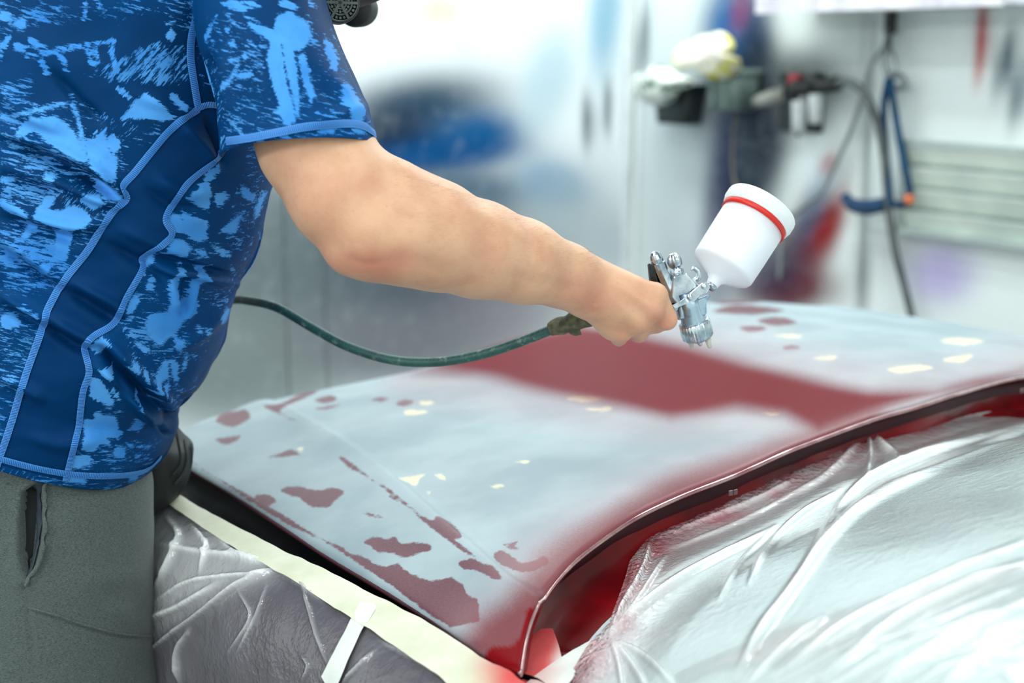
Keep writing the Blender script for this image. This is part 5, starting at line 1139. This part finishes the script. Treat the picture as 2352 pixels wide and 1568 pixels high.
obj('filter_shell', *lathe([(-.030, R0 * .9), (-.026, R0), (-.006, R0), (0, R0 * .97), (.001, R0 * .9), (-.003, R0 * .88), (-.003, .001)], CC, fax, 48), mMask, t)
g_ = []
for a in np.linspace(0, np.pi, 3, endpoint=False) + .5: dv = fx_ * math.cos(a) + fy_ * math.sin(a); pv = np.cross(fz_, dv); g_.append(box(CC - fax * .0005, dv * R0 * .86, pv * 3.0 * pm, fax * .0018))
for r_ in (.30, .58, .88):
    P = [CC + (fx_ * math.cos(a) + fy_ * math.sin(a)) * R0 * r_ for a in np.linspace(0, 2 * np.pi, 41)]; g_.append(tube(P, 2.2 * pm, 6))
obj('grille', *join(*g_), mGrill, t, False)
gd_ = []
for r_ in (.16, .44, .73):
    n = int(6 + r_ * 26)
    for a in np.linspace(0, 2 * np.pi, n, endpoint=False): gd_.append(tube([CC + (fx_ * math.cos(a) + fy_ * math.sin(a)) * R0 * r_ - fax * .003, CC + (fx_ * math.cos(a) + fy_ * math.sin(a)) * R0 * r_ + fax * .0004], 3.2 * pm, 6))
o = obj('grille_stud', *join(*gd_), mGrill, t, False); o['kind'] = 'stuff'
obj('valve', *lathe([(0, .022), (.012, .024), (.018, .018), (.018, .001)], MC + hd * .052, hd, 24), mGrill, t)
CF2 = 2 * np.array([0, HC[1], 0]) * np.array([0, 1, 0]) + CC * np.array([1, -1, 1])
fax2 = fax * np.array([1, -1, 1]); obj('filter_shell', *lathe([(-.030, R0 * .9), (-.026, R0), (-.006, R0), (0, R0 * .97), (0, .001)], CF2, fax2, 32), mMask, t)
for dz in (.0, .045): obj('head_strap', *tube([MC + hd * -.01 + np.array([0, s * .05, 0]) * 1 + hu * (.01 + dz) if abs(s) == 1 else HC - hd * .115 + hu * (dz * 1.3 - .01) if s == 0 else HC + np.array([0, s * .178, 0]) + hu * (dz * 1.2 - .01) for s in (-1, -.55, 0, .55, 1)], .0035, 6, 60, squash=2), mMask, t)

# ================================================================== SPRAY GUN
GY = 1.560
mChrome = M('worn_chrome'); mChrome.bump(mChrome.noise(90, 3), .06, .001)
mChrome = mChrome.bsdf(mChrome.mix(mChrome.ramp(mChrome.noise(40, 4, .6), .42, .66), srgb(206, 214, 218), srgb(150, 164, 174)), mChrome.ramp(mChrome.noise(60, 3), .3, .7, .14, .34), 1)
mPainty = M('blue_stained_chrome'); mPainty = mPainty.bsdf(mPainty.mix(mPainty.ramp(mPainty.noise(34, 4, .6), .42, .62), srgb(170, 190, 204), srgb(72, 104, 142)), .25, .85)
mDkSteel = simple('dark_gunmetal', srgb(66, 68, 70), srgb(44, 46, 48), 60, .3, 1)
mCup = simple('white_cup_plastic', srgb(228, 230, 236), srgb(222, 224, 232), 14, .38, 0, Subsurface_Weight=.05, Subsurface_Scale=.004)
mLid = simple('white_lid_plastic', srgb(236, 240, 242), None, 8, .4); mBand = simple('red_seal', srgb(214, 36, 22), srgb(196, 30, 20), 20, .4)
zz4 = lambda L: [(1250 + x * .287, 380 + y * .287) for x, y in L]
q4 = lambda x, y, Y=GY: at(1250 + x * .287, 380 + y * .287, Y)
um = ppm(1550, 650, GY) * .287           # metres per zoom pixel
gun = thing('spray_gun', 'chrome gravity-feed spray gun with white plastic cup in the worker\'s hand', 'spray gun', q4(1200, 1380))
# barrel axis
bax = q4(1215, 1340) - q4(1140, 1080); bax = bax / np.linalg.norm(bax) + cF * .16; bax /= np.linalg.norm(bax)
obj('barrel', *lathe([(-.030, 80 * um), (-.012, 84 * um), (0, 96 * um), (.010, 112 * um), (.014, 116 * um)], q4(1188, 1205, GY - .002), bax, 40), mPainty, gun)
ac_ = q4(1203, 1262, GY - .002)
rip = [0, .012, .012, .012, 0, 0, 0, 0]
ac_o = obj('air_cap', *lathe([(-.003, 112 * um), (-.001, 126 * um), (.010, 128 * um), (.016, 124 * um), (.018, 112 * um), (.019, 96 * um), (.0215, 60 * um), (.022, 5 * um)], ac_, bax, 120, rip), mChrome, gun)
for sgn in (-1, 1):
    hv = np.cross(bax, -cF); hv /= np.linalg.norm(hv); c0 = ac_ + bax * .017 + (hv * .72 - np.cross(hv, bax) * .69) * sgn * 86 * um
    obj('air_horn', *lathe([(-.002, 26 * um), (.009, 22 * um), (.013, 16 * um), (.014, 4 * um)], c0, bax, 16), simple('pale_horn', srgb(196, 194, 180), None, 60, .4), ac_o)
obj('nozzle', *lathe([(0, 30 * um), (.005, 20 * um), (.007, 10 * um), (.007, 1 * um)], ac_ + bax * .021, bax, 20), mChrome, ac_o)
# body blocks
bevel(obj('body', *prism(zz4([(1020, 890), (1130, 860), (1215, 962), (1195, 990), (1150, 1030), (1130, 1110), (1060, 1130), (1000, 1060)]), GY, .0125), mChrome, gun, False), .0022, 3)
bevel(obj('head_block', *prism(zz4([(1060, 1130), (1180, 1085), (1330, 1025), (1290, 1110), (1292, 1200), (1070, 1240)]), GY, .011), mPainty, gun, False), .003, 3)
obj('pattern_tube', *tube([q4(915, 795), q4(1040, 1085)], [58 * um, 60 * um], 8), mChrome, gun, False)
bevel(obj('side_plate', *prism(zz4([(830, 785), (872, 797), (912, 955), (905, 975), (845, 925)]), GY + .002, .009), mDkSteel, gun, False), .001)
bevel(obj('trigger_link', *prism(zz4([(1020, 1118), (1085, 1085), (1150, 1035), (1205, 985), (1262, 938), (1300, 928), (1330, 975), (1300, 1022), (1245, 1040), (1190, 1098), (1120, 1115), (1040, 1150)]), GY - .0145, .0018), mChrome, gun, False), .0008)
bevel(obj('trigger', *prism(zz4([(1050, 1112), (1090, 1095), (1080, 1140), (1030, 1190), (960, 1260), (905, 1290), (895, 1270), (960, 1220), (1010, 1160)]), GY, .009), mChrome, gun, False), .002)
for x, y in ((1163, 1050), (1280, 965)):
    obj('rivet', *lathe([(0, 26 * um), (.0015, 26 * um), (.003, 20 * um), (.0033, 4 * um)], q4(x, y, GY - .016), -cF, 20), mChrome, gun)
# control knobs
ka = q4(900, 735) - q4(960, 900); ka /= np.linalg.norm(ka)
obj('pattern_knob', *lathe([(-.004, 60 * um), (.003, 60 * um), (.0035, 52 * um), (.008, 52 * um), (.013, 44 * um), (.016, 28 * um), (.017, 10 * um)], q4(918, 800), ka, 16), mChrome, gun, False)
kb = q4(1035, 740) - q4(1075, 880); kb /= np.linalg.norm(kb)
obj('fluid_collar', *lathe([(-.006, 44 * um), (.001, 52 * um), (.006, 52 * um), (.007, 38 * um), (.012, 38 * um)], q4(1070, 872), kb, 48, [0, .03, .03, 0, 0]), mChrome, gun)
obj('fluid_knob', *lathe([(0, 38 * um), (.002, 50 * um), (.007, 54 * um), (.012, 46 * um), (.0155, 30 * um), (.0165, 8 * um)], q4(1056, 815), kb, 28, [0, .10, .12, .12, .08, 0]), mChrome, gun)
obj('hook', *tube([q4(x, y, GY + .003) for x, y in [(1172, 838), (1196, 822), (1226, 838), (1238, 872), (1232, 905), (1205, 915), (1215, 950), (1245, 965)]], [10 * um, 18 * um, 22 * um, 24 * um, 22 * um, 18 * um, 20 * um, 20 * um], 12, 40), mChrome, gun)
obj('handle', *tube([q4(1010, 1085, GY), q4(930, 1120, 1.563), (at(1440, 722, 1.566)), at(1376, 728, 1.564), at(1350, 731, 1.564)], [.013, .0135, .0135, .0095, .006], 20, 40, squash=.85), mChrome, gun)
# cup
IM = lambda a: cR * a[0] * math.cos(math.radians(13)) + cU * a[1] * math.cos(math.radians(13))
caxi = IM((.56, .83)) + cF * math.sin(math.radians(13)); caxi /= np.linalg.norm(caxi)
CB = q4(1340, 960); s_ = um
obj('cup_neck', *lathe([(-50 * s_, 38 * s_), (-36 * s_, 46 * s_), (-10 * s_, 46 * s_), (-6 * s_, 36 * s_), (6 * s_, 36 * s_)], CB + caxi * 20 * s_, caxi, 32), mChrome, gun)
obj('cup', *lathe([(-6 * s_, 40 * s_), (14 * s_, 52 * s_), (50 * s_, 60 * s_), (76 * s_, 88 * s_), (150 * s_, 232 * s_), (168 * s_, 256 * s_), (186 * s_, 264 * s_), (400 * s_, 268 * s_), (672 * s_, 271 * s_)], CB, caxi, 64), mCup, gun)
lid = obj('lid', *lathe([(678 * s_, 284 * s_), (690 * s_, 296 * s_), (715 * s_, 300 * s_), (722 * s_, 306 * s_), (790 * s_, 306 * s_), (806 * s_, 296 * s_), (812 * s_, 270 * s_), (800 * s_, 240 * s_), (800 * s_, 2 * s_)], CB, caxi, 96, [0, 0, 0, .004, .004, 0, 0, 0, 0]), mLid, gun)
obj('sealing_band', *lathe([(638 * s_, 270 * s_), (641 * s_, 284 * s_), (684 * s_, 287 * s_), (690 * s_, 270 * s_)], CB, caxi, 64), mBand, gun)
# ------------------------------------------------------------------ air hose
k = M('green_braided_hose'); br = k.n.new('ShaderNodeTexChecker'); k.t.links.new(k.co(), br.inputs[0]); br.inputs['Scale'].default_value = 900
hcol = k.mix(k.ramp(k.noise(26, 4), .4, .62), srgb(12, 56, 54), srgb(24, 74, 70)); hcol = k.mix(k.ramp(k.noise(70, 5, .7), .55, .72, 0, .6), hcol, srgb(150, 168, 162)); hcol = k.mix(k.math('MULTIPLY', br.outputs['Fac'], .25), hcol, srgb(90, 130, 120))
k.bump(k.noise(260, 3), .3, .001); mHose = k.bsdf(hcol, .5)
t = thing('air_hose', 'green air hose drooping from the spray gun handle to behind the worker', 'hose', (-.95, 1.98, 0))
HPTS = [at(1296, 744, 1.566), at(1200, 783, 1.575), at(1100, 815, 1.59), at(1000, 831, 1.61), at(900, 826, 1.63), at(800, 796, 1.66), at(720, 754, 1.70), at(640, 708, 1.74), at(580, 692, 1.78), at(525, 690, 1.83), at(430, 720, 1.90), at(250, 900, 1.98), np.array([-.88, 2.02, .75]), np.array([-.92, 2.02, .3]), np.array([-1.0, 2.0, .02]), np.array([-1.5, 1.8, .012])]
obj('hose_tube', *tube(HPTS, 11.5 * ppm(1000, 800, 1.6), 16, 260), mHose, t)
wr = [(at(1262, 756, 1.568), 14), (at(1275, 752, 1.567), 19), (at(1290, 748, 1.566), 20), (at(1305, 742, 1.566), 20), (at(1318, 738, 1.566), 24), (at(1330, 735, 1.566), 22), (at(1346, 732, 1.564), 20), (at(1385, 726, 1.560), 18)]
tv, tf = tube([a for a, b in wr], [b * ppm(1300, 740, 1.56) for a, b in wr], 24, 40); tv = tv + .0016 * np.stack([vnoise(tv, 110, 1), vnoise(tv, 110, 2), vnoise(tv, 110, 3)], -1)
obj('tape_wrap', tv, tf, simple('dirty_olive_tape', srgb(112, 110, 84), srgb(70, 72, 58), 120, .85, 0, .6, 300, .002), t, label='ragged olive tape wound round the hose end')
fl_ = prism([(1304, 748), (1330, 752), (1336, 768), (1322, 772), (1308, 766)], 1.564, .003); obj('tape_flap', *fl_, simple('dirty_olive_flap', srgb(100, 100, 78), srgb(66, 68, 54), 120, .85), t, False)
